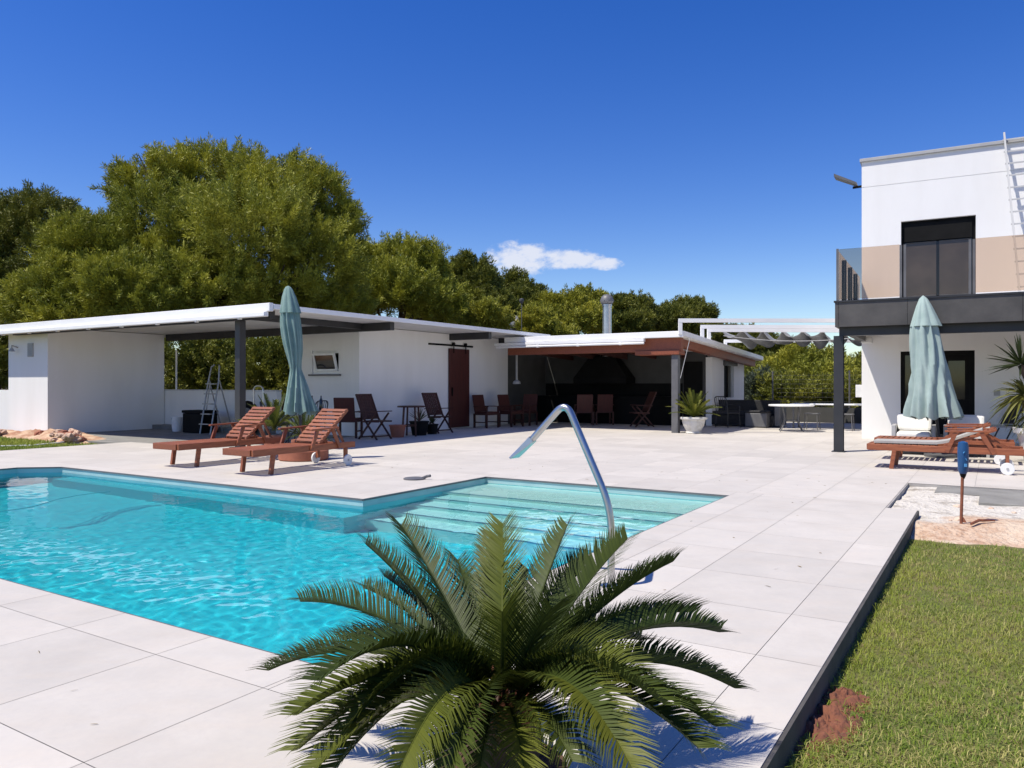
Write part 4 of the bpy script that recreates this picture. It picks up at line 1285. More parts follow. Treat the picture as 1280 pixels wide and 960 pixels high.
def base_right(t):
    k = MB(); k.lathe([(.26, 0), (.27, .02), (.27, .05), (.06, .07)], (0, 0, 0), 30); k.build('base', M['grey_steel'], t, smooth=True)
    k = MB(); k.lathe([(.04, .07), (.04, .4)], (0, 0, 0), 14); k.tube([(.035, 0, .3), (.10, 0, .3)], .012, 8); k.build('socket', M['dark_steel'], t, smooth=True)


# left: tied in the middle, leaning a little
pl = G(380, 577)
pl.z = 0
parasol('parasol', 'closed dark teal parasol tied at its waist behind the left loungers', (pl.x - .10, pl.y + .35, 0),
        [(.29, .80, .22, 0), (.27, .95, .2, 0), (.20, 1.25, .2, 0), (.13, 1.45, .18, 0), (.095, 1.55, .14, 0), (.11, 1.62, .15, 0), (.155, 1.85, .16, 0), (.19, 2.15, .14, -.02), (.20, 2.40, .12, -.02), (.18, 2.6, .1, -.01), (.12, 2.75, .06, 0)],
        [(.20, 2.52, .12, 0), (.17, 2.65, .1, 0), (.13, 2.8, .1, 0), (.08, 2.93, .06, 0), (.05, 2.97, 0, 0), (.005, 2.99, 0, 0)], (-.09, 0), M['teal_dark'], 2.93, base_left, 9, 0.0, 1.25)
# right: fuller, hanging loose
pr = G(1176, 571)
parasol('parasol', 'closed pale teal parasol hanging loose behind the right loungers', (pr.x, pr.y, 0),
        [(.44, .70, .17, -.02), (.41, .95, .17, -.02), (.36, 1.3, .16, -.02), (.31, 1.65, .14, -.02), (.27, 1.95, .12, -.03), (.25, 2.2, .10, -.03), (.23, 2.38, .08, -.03), (.15, 2.48, .05, 0)],
        [(.25, 2.33, .12, 0), (.20, 2.48, .12, 0), (.13, 2.68, .1, 0), (.07, 2.82, .06, 0), (.03, 2.86, 0, 0), (.005, 2.88, 0, 0)], (-.11, 0), M['teal'], 2.83, base_right, 9)

nd_ = 260
fa = RNG.uniform(-1.5, 12, nd_); fb_ = RNG.uniform(1.0, 9, nd_)
okk = ~((fa > PA0 - .05) & (fa < BA1 + .05) & (fb_ > PB0 - .05)) & ~((fa > 8.7) & (fb_ < 1.1))
fa, fb_ = fa[okk], fb_[okk]
fp = np.stack([fa * AX - fb_ * AY, fa * AY + fb_ * AX, np.full(len(fa), .004)], 1)
an_ = RNG.uniform(0, 6.28, len(fp)); dv = np.stack([np.cos(an_), np.sin(an_), np.zeros(len(fp))], 1)
bv, bf = blades(len(fp), fp, dv + np.array([0, 0, .08]), RNG.uniform(.02, .055, len(fp)), RNG.uniform(.001, .0035, len(fp)), RNG, .06)
bv[:, 2] = np.maximum(bv[:, 2], .002)
tag(np_mesh('fallen_needles', bv, bf, M['cycad_dry']), 'dry fallen needles and leaf bits scattered over the pale paving', 'leaf litter', kind='stuff')

# pool fountain ---------------------------------------------------------------
fb = G(764, 733)
ft = thing('water_spout', 'bent stainless steel water spout arching over the pool edge', 'fountain', fb, math.atan2(AX, -AY))
def arc(pts, rad, n=7):
    out = [Vector(pts[0])]
    for i in range(1, len(pts) - 1):
        p, a, b = Vector(pts[i]), Vector(pts[i - 1]), Vector(pts[i + 1])
        d0 = (a - p).normalized(); d1 = (b - p).normalized(); r_ = rad[i - 1]
        s, e_ = p + d0 * r_, p + d1 * r_
        for j in range(n + 1):
            t = j / n; out.append((1 - t) ** 2 * s + 2 * t * (1 - t) * p + t * t * e_)
    out.append(Vector(pts[-1])); return out
k = MB(); k.tube(arc([(0, 0, 0), (0, 0, .50), (.33, 0, 1.185), (.60, 0, .91)], [.16, .10]), .0235, 16); k.build('pipe', M['chrome'], ft, smooth=True)
k = MB()
vs = []
for (x, z, hw, th) in ((.585, .925, .0235, .0235), (.66, .857, .04, .016), (.735, .79, .062, .007)):
    vs += [(x - th * .7, -hw, z - th * .7), (x - th * .7, hw, z - th * .7), (x + th * .7, hw, z + th * .7), (x + th * .7, -hw, z + th * .7)]
k.add(vs, [(i * 4 + q, i * 4 + (q + 1) % 4, i * 4 + 4 + (q + 1) % 4, i * 4 + 4 + q) for i in range(2) for q in range(4)] + [(8, 9, 10, 11)])
k.build('nozzle', M['chrome'], ft, bevel=.003)
k = MB(); k.lathe([(.07, 0), (.07, .008), (.03, .014)], (0, 0, 0), 24); k.build('flange', M['chrome'], ft, smooth=True)

# skimmer lid, hose in the pool
p = G(518, 599)
k = MB(); k.lathe([(.15, .001), (.15, .015), (.13, .022), (.005, .024)], (0, 0, 0), 28)
sl = k.build('skimmer_lid', M['grey_steel'], smooth=True); sl.location = p; tag(sl, 'round grey skimmer lid lying on the deck near the pool steps', 'lid')
k = MB(); k.tube([(0, 0, 0), (.05, .03, .02), (.1, 0, .03)], .02, 8)
kn = k.build('grip', M['grey_steel'], sl); kn.location = (.12, -.03, .02)
hz = -.09
hp = [G(x, y, hz) for x, y in ((0, 640), (40, 634), (75, 624), (110, 618), (140, 615))]
cvh = []
for i in range(len(hp) - 1):
    a0 = hp[max(i - 1, 0)]; a1 = hp[i]; a2 = hp[i + 1]; a3 = hp[min(i + 2, len(hp) - 1)]
    for j in range(8):
        t = j / 8
        cvh.append(.5 * ((2 * a1) + (a2 - a0) * t + (2 * a0 - 5 * a1 + 4 * a2 - a3) * t * t + (3 * a1 - a0 - 3 * a2 + a3) * t ** 3))
k = MB(); k.tube(cvh, .009, 8); o = k.build('pool_hose', M['hose'], smooth=True); tag(o, 'thin dark vacuum hose floating at the left end of the pool', 'hose')

# blue sleeve on a rusty stake ---------------------------------------------------
bp = G(1201, 662, -.10)
bk = thing('marker_stake', 'rusty iron stake with blue plastic sleeve stuck in the sand pit', 'stake', bp)
zt_ = lambda y: H - (y - 480) / F * bp.y
k = MB(); k.tube([(0, 0, -.05), (.015, 0, zt_(600) + .1), (.02, 0, zt_(585) + .1)], .014, 10); k.build('rod', M['rust'], bk, smooth=True)
s0, s1 = zt_(592) + .10, zt_(553) + .10
k = MB(); k.lathe([(.012, s0 - .05), (.025, s0 - .02), (.03, s0)], (.022, 0, 0), 16); k.build('tip', M['black'], bk, smooth=True)
k = MB(); k.lathe([(.030, s0), (.044, s0 + .03), (.048, s0 + .12), (.048, s1 - .05), (.040, s1), (.012, s1 + .012)], (.022, 0, 0), 24); sv = k.build('sleeve', M['blue'], bk, smooth=True)
k = MB(); k.box(.005, .030, -.0505, -.0475, s0 + .07, s0 + .10)
k.bar((.03, -.049, s0 + .13), (.018, -.049, s0 + .15), .006, .004, (0, 1, 0)); k.bar((-.005, -.049, s0 + .20), (.008, -.049, s0 + .215), .006, .004, (0, 1, 0)); k.build('emblem', M['light_blue'], sv)
k = MB(); k.tube([(-.16, .02, .01), (-.08, -.03, .012), (.0, .02, .02), (.10, .0, .02)], .015, 7); k.tube([(.02, -.03, .02), (.17, .02, .02)], .028, 8); k.tube([(.10, .05, .01), (.06, .08, .10)], .014, 6); k.build('spikes', M['rust'], bk)


# stones and sticks in the pit
def stone(rad, seed, flat=.6, n=2):
    import bmesh
    bm = bmesh.new(); bmesh.ops.create_icosphere(bm, subdivisions=n, radius=rad)
    for v in bm.verts:
        f = 1 + .45 * mnoise.noise(v.co * (1.6 / rad) + Vector((seed, 0, 0)))
        v.co = Vector((v.co.x * f, v.co.y * f * .8, v.co.z * f * flat))
    me = bpy.data.meshes.new('stone'); bm.to_mesh(me); bm.free()
    return me


stones = [stone(.05, s_, .55) for s_ in range(4)]
for me_ in stones: me_.materials.append(M['rubble'])
rd = random.Random(4)
pitl = ['flat tan stone lying on the sand next to the lawn', 'small broken stone in the orange sand by the stake', 'pale chip of rubble in the pit between deck and lawn']
for i in range(26):
    o = bpy.data.objects.new('pit_stone', stones[i % 4]); COL.objects.link(o)
    a, b = rd.uniform(8.0, 9.9), rd.uniform(-3, .5)
    o.location = W(a, b, -.045); o.rotation_euler = (0, 0, rd.uniform(0, 6)); s_ = rd.uniform(.4, 1.1); o.scale = (s_, s_, s_)
    tag(o, 'small tan stone scattered on the sand of the unpaved pit', 'stone', 'stones scattered in the sand pit')

for i, (a, b, an, ln) in enumerate(((8.6, .1, .5, .35), (8.4, -.7, 2.0, .28), (8.9, -1.0, 1.2, .4), (8.25, -1.5, .2, .3), (9.3, -.4, 2.6, .25))):
    k = MB(); k.tube([(-ln / 2, 0, 0), (0, .03, .015), (ln / 2, -.02, .005)], [.012, .014, .008], 6)
    o = k.build('stick', M['bark'] if i % 2 else M['rust']); o.location = W(a, b, -.02); o.rotation_euler = (0, 0, an); tag(o, 'short dry stick lying on the sand of the unpaved pit', 'stick', 'sticks in the sand pit')

# rubble mound on the left
mv = []; mf = []
na_, nb_ = 60, 20
mo = W(10.0, 19.9)
for i in range(na_ + 1):
    for j in range(nb_ + 1):
        u = i / na_; v = j / nb_
        b = 17.5 + u * 5.3; a = 9.35 + v * 1.15 + .2 * math.sin(u * 5)
        e_ = max(0, math.sin(math.pi * u)) ** .5 * max(0, math.sin(math.pi * v)) ** .6
        z = -.06 + e_ * (.17 + .12 * mnoise.fractal(Vector((a * 2.5, b * 2.5, 0)), 1, 2, 5))
        mv.append(Vector((a - 10.0, b - 19.9, z)))
for i in range(na_):
    for j in range(nb_):
        q = i * (nb_ + 1) + j; mf.append((q, q + nb_ + 1, q + nb_ + 2, q + 1))
rm = MB(); rm.v = [tuple(v) for v in mv]; rm.f = mf
M['rubble_soil'] = mat('rubble_soil', (.56, .40, .27), .95, (.34, .17, .10), 3.2, .4, .62, bump=.8, bscale=18)
o = rm.build('rubble_mound', M['rubble_soil'], smooth=True); o.location = mo; o.rotation_euler = (0, 0, TH)
tag(o, 'long mound of tan and red building rubble beside the car port wall', 'rubble', kind='stuff')
big = [stone(.13, s_ + 10, .65, 3) for s_ in range(5)]
for i, me_ in enumerate(big): me_.materials.append(M['terracotta'] if i % 2 else M['rubble'])
for i in range(34):
    o = bpy.data.objects.new('rubble_stone', big[i % 5]); COL.objects.link(o)
    u = rd.random()
    b = 17.55 + u * 5.1; a = 9.38 + rd.uniform(-.05, .6) + .2 * math.sin(u * 5)
    o.location = W(a, b, .0 + rd.uniform(-.02, .12)); o.rotation_euler = (rd.uniform(-.4, .4), 0, rd.uniform(0, 6)); s_ = rd.uniform(.5, 1.25); o.scale = (s_, s_, s_)
    tag(o, 'rough reddish stone lying in the rubble mound left of the car port', 'stone', 'rubble stones by the car port')
k = MB(); k.tube([G(x, y, -.02) for x, y in ((-40, 560), (0, 558), (40, 557), (70, 554), (95, 551))], .02, 8)
o = k.build('garden_hose', M['plastic_white'], smooth=True); tag(o, 'pale garden hose lying across the strip of grass at the left', 'hose')
k = MB(); k.bar(W(9.6, 22.6, .0), W(9.9, 22.9, .9), .05, .05); o = k.build('plank', M['light_grey']); tag(o, 'pale plank leaning at the left corner of the car port wall', 'plank')

# garden wall far left
k = MB(); k.box(11.4, 11.6, 22.36, 34, -.2, 1.12); o = site(k.build('garden_wall', M['white'])); tag(o, 'low white garden wall at the far left behind the car port', 'wall')

# ------------------------------------------------------------------ clutter in the car port
t = thing('step_ladder', 'aluminium step ladder standing in front of the low car port wall', 'ladder', W(12.85, 17.05), TH)
k = MB()
for s in (0, .42): k.tube([(-.25, s, 0), (.0, s, 1.35), (.06, s + (.05 if s == 0 else -.05), 1.75), (.1, s + (.12 if s == 0 else -.12), 1.8)], .02, 8)
k.build('rails', M['alu'], t, smooth=True)
k = MB()
for i in range(5): MB().box(-.25 + i * .05 - .05, -.25 + i * .05 + .08, .02, .40, .25 + i * .26, .275 + i * .26).build('tread', M['alu'], t)
k = MB(); k.tube([(.45, 0, 0), (.02, 0, 1.4)], .018, 8); k.tube([(.45, .42, 0), (.02, .42, 1.4)], .018, 8); k.build('rear_legs', M['alu'], t)
k = MB(); k.tube([(0, 0, 0), (.55, .45, 1.35)], .017, 8); o = k.build('broom_pole', M['light_grey']); o.location = W(12.9, 17.75); o.rotation_euler = (0, 0, TH); tag(o, 'pale pole leaning on the low wall next to the step ladder', 'pole')
t = thing('bucket', 'white plastic bucket on the car port floor', 'bucket', W(13.0, 19.0), TH)
k = MB(); k.lathe([(.13, 0), (.17, .38), (.18, .38), (.18, .40), (.165, .40), (.12, .02)], (0, 0, 0), 24); k.build('body', M['plastic_white'], t, smooth=True)
k = MB(); k.tube([(.18 * math.cos(x), .18 * math.sin(x) * .2, .38 - .12 * math.sin(x)) for x in np.linspace(0, math.pi, 10)], .006, 6); k.build('handle', M['light_grey'], t)
t = thing('storage_box', 'black storage box against the low car port wall', 'box', W(13.0, 18.0), TH)
k = MB(); k.box(-.25, .25, -.38, .42, .0, .52); k.build('body', M['black'], t, bevel=.02)
k = MB(); k.box(-.27, .27, -.40, .44, .525, .60); k.build('lid', M['black'], t, bevel=.02)
t = thing('spare_wheel', 'black rubber tyre leaning on the low wall behind the dark post', 'tyre', W(13.2, 16.35, .42), TH)
k = MB(); k.tube([(.0, .36 * math.cos(x), .36 * math.sin(x)) for x in np.linspace(0, 2 * math.pi, 25)], .09, 10, cap=False); k.build('tread', M['black'], t, smooth=True)
k = MB(); k.tube([(-.04, 0, 0), (.04, 0, 0)], .27, 20); k.build('rim', M['grey_steel'], t)
t = thing('pool_handrail', 'bent chrome handrail stored against the low wall', 'rail', W(13.2, 15.75), TH)
k = MB(); k.tube(arc([(0, 0, 0), (0, 0, 1.25), (0, .36, 1.25), (0, .36, .7)], [.15, .15]), .022, 10); k.build('tube', M['chrome'], t, smooth=True)


def metal_chair(label):
    t = thing('metal_chair', label, 'chair', (0, 0, 0), 0, 'dark metal garden chairs')
    k = MB(); k.box(-.23, .23, -.24, .24, .42, .445); k.build('seat', M['black_fabric'], t, bevel=.01)
    k = MB()
    k.tube(arc([(-.22, -.24, .44), (-.32, -.24, .92), (-.32, .24, .92), (-.22, .24, .44)], [.12, .12]), .014, 8)
    for i in range(5): k.tube([(-.225, -.16 + i * .08, .45), (-.315, -.16 + i * .08, .90)], .008, 6)
    k.build('backrest', M['dark_steel'], t)
    for s in (-1, 1):
        k = MB(); k.tube([(.22, s * .24, .43), (.25, s * .25, 0)], .013, 8); k.build('leg', M['dark_steel'], t)
        k = MB(); k.tube([(-.21, s * .24, .43), (-.26, s * .25, 0)], .013, 8); k.build('leg', M['dark_steel'], t)
        k = MB(); k.tube(arc([(.22, s * .25, .43), (.24, s * .26, .65), (-.26, s * .26, .67)], [.1]), .013, 8); k.build('armrest', M['dark_steel'], t)
    return t


mc = metal_chair('dark metal chair left of the dark table under the car port')
mc.location = W(11.2, 12.95); mc.rotation_euler = (0, 0, R(15))
dup(mc, W(12.3, 13.1), R(160), 'dark metal chair between the dark table and the window wall')
dup(mc, W(22.9, 6.75), R(-60), 'dark metal chair against the white wall with the shuttered window')
t = thing('patio_table', 'dark round metal table behind the closed teal parasol', 'table', W(11.75, 12.75))
k = MB(); k.lathe([(.48, .70), (.49, .71), (.49, .725), (.47, .735)], (0, 0, 0), 32); k.build('tabletop', M['grey_steel'], t)
for s in range(4):
    an = s * math.pi / 2 + .3
    k = MB(); k.tube([(.35 * math.cos(an), .35 * math.sin(an), .70), (.12 * math.cos(an), .12 * math.sin(an), .35), (.38 * math.cos(an), .38 * math.sin(an), 0)], .016, 8); k.build('leg', M['dark_steel'], t)
for nm, lab, loc in (('wine_bottle', 'dark bottle standing on the dark round table, left of its pair', (11.9, 12.62)), ('wine_bottle', 'dark bottle standing on the dark round table, right of its pair', (12.0, 12.45))):
    k = MB(); k.lathe([(.036, 0), (.038, .02), (.038, .2), (.015, .26), (.014, .31)], (0, 0, 0), 14)
    o = k.build(nm, M['glass_dark'], smooth=True); o.location = W(*loc, .736); tag(o, lab, 'bottle')

# pots and crate below the small wall table
for i, (px, py, r_, h_, m_, lab) in enumerate(((497, 546.5, .20, .30, 'terracotta', 'red brown pot under the left edge of the small wall table'), (524, 544, .24, .36, 'black', 'black pot with dry twigs right of the small wall table'), (540, 542.5, .16, .26, 'black', 'small black pot beside the right folding chair'))):
    t = thing('plant_pot', lab, 'plant pot', G(px, py))
    k = MB(); k.lathe([(r_ * .75, 0), (r_, h_ * .9), (r_ * 1.08, h_ * .9), (r_ * 1.08, h_), (r_ * .9, h_)], (0, 0, 0), 22); k.build('pot', M[m_], t, smooth=True)
    if i: rosette('plant', (0, 0, h_), 30, .36 if i == 1 else .2, M['yucca_dark'], t, .012, (.5, 1.5), .1)

# ------------------------------------------------------------------ terrace sofa and patio
def patio_seat(label, x):
    t = thing('patio_armchair', label, 'chair', HC + Matrix.Rotation(HA, 3, 'Z') @ Vector((x, -4.25, 0)), HA, 'white patio armchairs')
    k = MB(); k.box(0, .72, 0, .70, .10, .26); k.box(0, .07, 0, .70, .262, .54); k.box(.65, .72, 0, .70, .262, .54); k.box(.072, .648, .62, .70, .262, .60)
    k.build('frame', M['light_grey'], t, bevel=.01)
    for x0 in (0.01, .66):
        for y0 in (.02, .63): MB().box(x0, x0 + .05, y0, y0 + .05, 0, .098).build('leg', M['light_grey'], t)
    k = MB(); k.box(.08, .64, -.03, .58, .265, .42); k.build('seat_cushion', M['cushion'], t, bevel=.045)
    k = MB(); k.add([(.08, .40, .425), (.64, .40, .425), (.64, .60, .425), (.08, .60, .425), (.06, .50, .74), (.66, .50, .74), (.66, .66, .72), (.06, .66, .72)],
                    [(3, 2, 1, 0), (4, 5, 6, 7), (0, 1, 5, 4), (1, 2, 6, 5), (2, 3, 7, 6), (3, 0, 4, 7)]); k.build('back_cushion', M['cushion'], t, bevel=.05)
patio_seat('white cushioned patio armchair left of the right parasol pole, nearer the dark post', .88)
patio_seat('white cushioned patio armchair right of the right parasol pole', 1.72)
t = thing('glass_table', 'small grey metal table with glass top behind the right loungers', 'table', HC + Matrix.Rotation(HA, 3, 'Z') @ Vector((2.75, -2.6, 0)), HA)
k = MB(); k.box(-.4, .4, -.3, .3, .50, .512); k.build('tabletop', glass_mat('clear_glass', (.85, .9, .88)), t)
k = MB()
for x in (-.38, .38):
    for y in (-.28, .28): k.box(x - .015, x + .015, y - .015, y + .015, 0, .497)
for y in (-.28, .28): k.box(-.364, .364, y - .012, y + .012, .47, .497)
k.build('frame', M['light_grey'], t)
t = thing('folded_chair', 'dark folded metal chair leaning on the house wall right of the door', 'chair', HC + Matrix.Rotation(HA, 3, 'Z') @ Vector((2.6, -.5, 0)), HA)
k = MB()
for x in (0, .24): k.tube([(x, -.1, 0), (x + .45, .45, .98)], .016, 8)
k.tube([(.45, .45, .98), (.69, .45, .98)], .016, 8); k.tube([(.2, .15, .45), (.44, .15, .45)], .014, 8); k.build('frame', M['dark_steel'], t)
k = MB(); k.add([(.2, .16, .45), (.42, .16, .45), (.64, .43, .95), (.43, .43, .95)], [(0, 1, 2, 3)]); q = k.build('sling', M['black_fabric'], t); q.modifiers.new('thickness', 'SOLIDIFY').thickness = .008

# round white dining table on the patio
tp = G(989, 539)
t = thing('dining_table', 'round white dining table with bent grey legs on the patio', 'table', tp)
k = MB(); k.lathe([(.59, .69), (.60, .70), (.60, .725), (.585, .735), (.005, .737)], (0, 0, 0), 48); k.build('tabletop', M['table_white'], t, smooth=True)
for s in range(4):
    an = s * math.pi / 2 + .5
    c_, s_ = math.cos(an), math.sin(an)
    k = MB(); k.tube(arc([(.33 * c_, .33 * s_, .69), (.22 * c_, .22 * s_, .30), (.42 * c_, .42 * s_, .0)], [.12]), .017, 8); k.build('leg', M['grey_steel'], t, smooth=True)
k = MB(); k.tube([(.21 * math.cos(x), .21 * math.sin(x), .30) for x in np.linspace(0, 2 * math.pi, 25)], .012, 8, cap=False); k.build('ring', M['grey_steel'], t, smooth=True)
t = thing('garden_table', 'long white garden table standing behind the round table', 'table', W(23.9, 4.3), TH)
k = MB(); k.box(-.42, .42, -1.5, .8, .69, .73); k.build('tabletop', M['table_white'], t, bevel=.01)
for x in (-.36, .36):
    for y in (-1.4, .7):
        k = MB(); k.box(x - .022, x + .022, y - .022, y + .022, 0, .688); k.build('leg', M['grey_steel'], t)
for i, (a, b, lab) in enumerate(((23.1, 4.4, 'grey stool left of the pair at the long white table'), (23.1, 3.5, 'grey stool right of the pair at the long white table'))):
    t = thing('stool', lab, 'stool', W(a, b), TH)
    k = MB(); k.box(-.19, .19, -.19, .19, .44, .47); k.build('seat', M['grey_steel'], t, bevel=.01)
    for x in (-.16, .16):
        for y in (-.16, .16):
            k = MB(); k.tube([(x, y, .44), (x * 1.15, y * 1.15, 0)], .013, 8); k.build('leg', M['grey_steel'], t)
# dark rattan sofa group
t = thing('rattan_sofa', 'black rattan corner sofa beside the end of the bar building', 'sofa', G(922, 533), TH)
k = MB(); k.box(-.05, .75, -1.1, .8, .04, .34); k.build('base', M['black_fabric'], t, bevel=.02)
k = MB(); k.box(.62, .80, -1.1, .8, .342, .80); k.build('backrest', M['black_fabric'], t, bevel=.02)
k = MB(); k.box(-.05, .60, -.28, .78, .342, .46); k.build('seat_cushion', M['black_fabric'], t, bevel=.03)
k = MB(); k.box(-.05, .75, -1.28, -1.105, .04, .62); k.build('armrest', M['grey_steel'], t, bevel=.02)
t = thing('rattan_pouf', 'grey rattan block seat next to the round white table', 'seat', G(948, 534), TH)
k = MB(); k.box(-.3, .3, -.32, .32, .02, .43); k.build('base', M['grey_steel'], t, bevel=.02)
k = MB(); k.box(-.3, .3, -.32, .32, .435, .50); k.build('cushion', M['black_fabric'], t, bevel=.025)

# low wall and wire fence behind the patio
k = MB(); k.box(27.6, 27.85, -6, 7.0, -.2, .50); o = site(k.build('patio_wall', M['dim_wall'])); tag(o, 'low shade-toned wall with pale top at the back of the patio', 'wall')  # dark tone of the wall's shaded face painted over the whole block
wf = thing('wire_fence', 'thin wire mesh fence on grey posts behind the patio wall', 'fence', W(27.75, 0), TH)
for i, y in enumerate((6.6, 4.1, 1.6, -.9, -3.4)):
    k = MB(); k.tube([(0, y, .45), (0, y, 1.75)], .028, 8); k.build('post', M['grey_steel'], wf)
k = MB()
for z in np.arange(.55, 1.75, .15): k.tube([(0, -6, z), (0, 6.6, z)], .0035, 4)
for y in np.arange(-6, 6.6, .15): k.tube([(0, y, .5), (0, y, 1.7)], .003, 4)
k.build('mesh', M['dark_steel'], wf)


# ------------------------------------------------------------------ trees
def crown(name, lobes, nclump, per, blade, width, spread, m, parent, seed, upb=.8, inner=.5):
    """foliage as many upright shoots set over the boughs, each a brush of short needles"""
    rng = np.random.default_rng(seed)
    per = int(per * 1.15); nclump = int(nclump * 1.55); blade *= .70; width *= .66; spread *= .68
    wgt = np.array([(l[3] * l[4] * l[5]) ** (2 / 3) for l in lobes]); wgt /= wgt.sum()
    B, D, LN = [], [], []
    for l, f in zip(lobes, wgt):
        n_ = max(6, int(nclump * f))
        c, r = np.array(l[:3]), np.array(l[3:6])
        d = rng.normal(size=(n_ * 3, 3)); d /= np.linalg.norm(d, axis=1)[:, None]
        d = d[d[:, 2] > -.5]
        # shoots gather on knobs, leaving hollows between them
        kn = rng.normal(size=(12, 3)); kn /= np.linalg.norm(kn, axis=1)[:, None]
        near = (d @ kn.T).max(1)
        d = d[rng.random(len(d)) < np.clip((near - .76) / .16, .03, 1)][:n_]
        hollow = np.clip(((d @ kn.T).max(1) - .7) / .3, 0, 1)
        p = c + d * r * (.56 + .32 * hollow + rng.uniform(-.06, .08, len(d)))[:, None]
        ok = np.ones(len(p), bool)
        for c2 in lobes:
            if c2 is l: continue
            ok &= (((p - np.array(c2[:3])) / (np.array(c2[3:6]) * .62)) ** 2).sum(1) > 1
        B.append(p[ok]); D.append(d[ok]); LN.append(np.full(ok.sum(), r.mean() * .34))
        ni = int(n_ * inner * .5) + 4
        d = rng.normal(size=(ni, 3)); d /= np.linalg.norm(d, axis=1)[:, None]
        B.append(c + d * r * rng.uniform(.2, .62, ni)[:, None]); D.append(d); LN.append(np.full(ni, r.mean() * .3))
    B = np.concatenate(B); D = np.concatenate(D); LN = np.concatenate(LN)
    LN = np.clip(LN * 1.15, .55, 1.6) * rng.uniform(.5, 1.6, len(B))
    A_ = D * .75 + np.array([0, 0, upb]) + rng.normal(size=D.shape) * .34
    A_ /= np.linalg.norm(A_, axis=1)[:, None]
    B = np.repeat(B, per, 0); A_ = np.repeat(A_, per, 0); LN = np.repeat(LN, per)
    n_ = len(B)
    u = rng.random(n_)
    off = rng.normal(size=(n_, 3)); off /= np.linalg.norm(off, axis=1)[:, None]
    rad = spread * (.95 - .72 * u) * rng.random(n_) ** .5
    base = B + A_ * (LN * u)[:, None] + off * rad[:, None]
    dd = A_ * .8 + off * .75 + rng.normal(size=(n_, 3)) * .25
    v = np.empty((n_, 4, 3))
    dn = dd / np.linalg.norm(dd, axis=1)[:, None]
    s = np.cross(dn, rng.normal(size=(n_, 3))); s /= np.linalg.norm(s, axis=1)[:, None]
    ln = blade * rng.uniform(.6, 1.3, n_); w = width * rng.uniform(.7, 1.3, n_)
    v[:, 0] = base - s * (w * .4)[:, None]; v[:, 1] = base + dn * (ln * .45)[:, None] + s * w[:, None]
    v[:, 2] = base + dn * ln[:, None]; v[:, 3] = base + dn * (ln * .45)[:, None] - s * w[:, None]
    f = np.arange(n_ * 4).reshape(-1, 4)
    return np_mesh(name, v.reshape(-1, 3), f, m, parent)


def tree(label, loc, lobes, trunk_h, r0, m, seed, nclump=700, per=70, blade=.34, width=.028, spread=.34, group='trees behind the buildings', name='pine_tree', lean=(0, 0)):
    t = thing(name, label, 'tree', loc, 0, group)
    k = MB()
    top = Vector((lean[0], lean[1], trunk_h))
    k.tube([(0, 0, -.3), (lean[0] * .25 + .1, lean[1] * .25, trunk_h * .4), top, top + Vector((.1, 0, trunk_h * .35))], [r0 * 1.15, r0 * .8, r0 * .55, r0 * .25], 10)
    rng = random.Random(seed)
    for l in lobes:
        c = Vector(l[:3]); st_ = Vector((lean[0] * .5, lean[1] * .5, trunk_h * rng.uniform(.5, .95)))
        mid = st_.lerp(c, .55) + Vector((rng.uniform(-.4, .4), rng.uniform(-.4, .4), rng.uniform(-.3, .2)))
        k.tube([st_, mid, c, c + (c - mid) * .4 + Vector((0, 0, .3))], [r0 * .42, r0 * .28, r0 * .16, r0 * .06], 7)
        for _ in range(3):
            e2 = c + Vector((rng.uniform(-1, 1) * l[3], rng.uniform(-1, 1) * l[4], rng.uniform(-.2, .9) * l[5])) * .8
            k.tube([mid.lerp(c, .6), mid.lerp(e2, .6), e2], [r0 * .16, r0 * .1, r0 * .03], 5)
    k.build('trunk', M['bark'], t, smooth=True)
    crown('crown', lobes, nclump, per, blade, width, spread, m, t, seed)
    return t


def at(px, Y): return Vector(((px - 640) / F * Y, Y, 0))


def lob(base, items, Y):
    """lobes given by where they show and how big, at distance Y; local to base"""
    out = []
    for (px, py, rx, rz_, dy) in items:
        y = Y + dy
        out.append(((px - 640) / F * y - base.x, dy, H + (480 - py) / F * y, rx / F * y, rx / F * y * .85, rz_ / F * y))
    return out


# the big pine
b0_ = at(300, 33)
tree('huge round topped pine towering behind the car port, tallest of all', b0_, lob(b0_, [
    (195, 238, 52, 50, 0), (262, 240, 62, 48, 1), (335, 248, 62, 56, 0), (388, 262, 46, 56, .5), (300, 300, 95, 60, -2.2), (215, 300, 70, 60, -1.5), (395, 330, 52, 55, -1),
    (170, 330, 60, 55, -2), (345, 355, 60, 45, -2), (250, 365, 80, 42, -2.5), (425, 300, 26, 40, 0), (148, 312, 34, 36, .5), (300, 388, 100, 26, 1), (400, 385, 60, 26, 1), (200, 388, 80, 24, 1)], 33), 5.5, .38, M['pine'], 21, 2300, 110, .26, .024, .34)
b1_ = at(100, 30)
tree('broad olive green pine left of the biggest pine, low branches behind the roof', b1_, lob(b1_, [
    (110, 330, 55, 50, 0), (70, 370, 50, 40, -1), (150, 370, 55, 42, -1), (80, 322, 28, 26, .5), (190, 390, 40, 30, -1), (40, 395, 30, 22, -.5), (110, 398, 70, 22, -.5)], 30), 3.2, .24, M['pine'], 22, 1100, 100, .25, .023, .30)
b2_ = at(25, 40)
tree('dark pine at the left edge of the view behind the others', b2_, lob(b2_, [
    (50, 282, 48, 36, 0), (5, 300, 50, 42, -.5), (-50, 310, 60, 55, 0), (35, 340, 60, 50, -1), (-10, 380, 70, 45, -1), (85, 310, 34, 40, 0)], 40), 5, .3, M['pine_dark'], 23, 1100, 90, .28, .03, .36)
b3_ = at(500, 42)
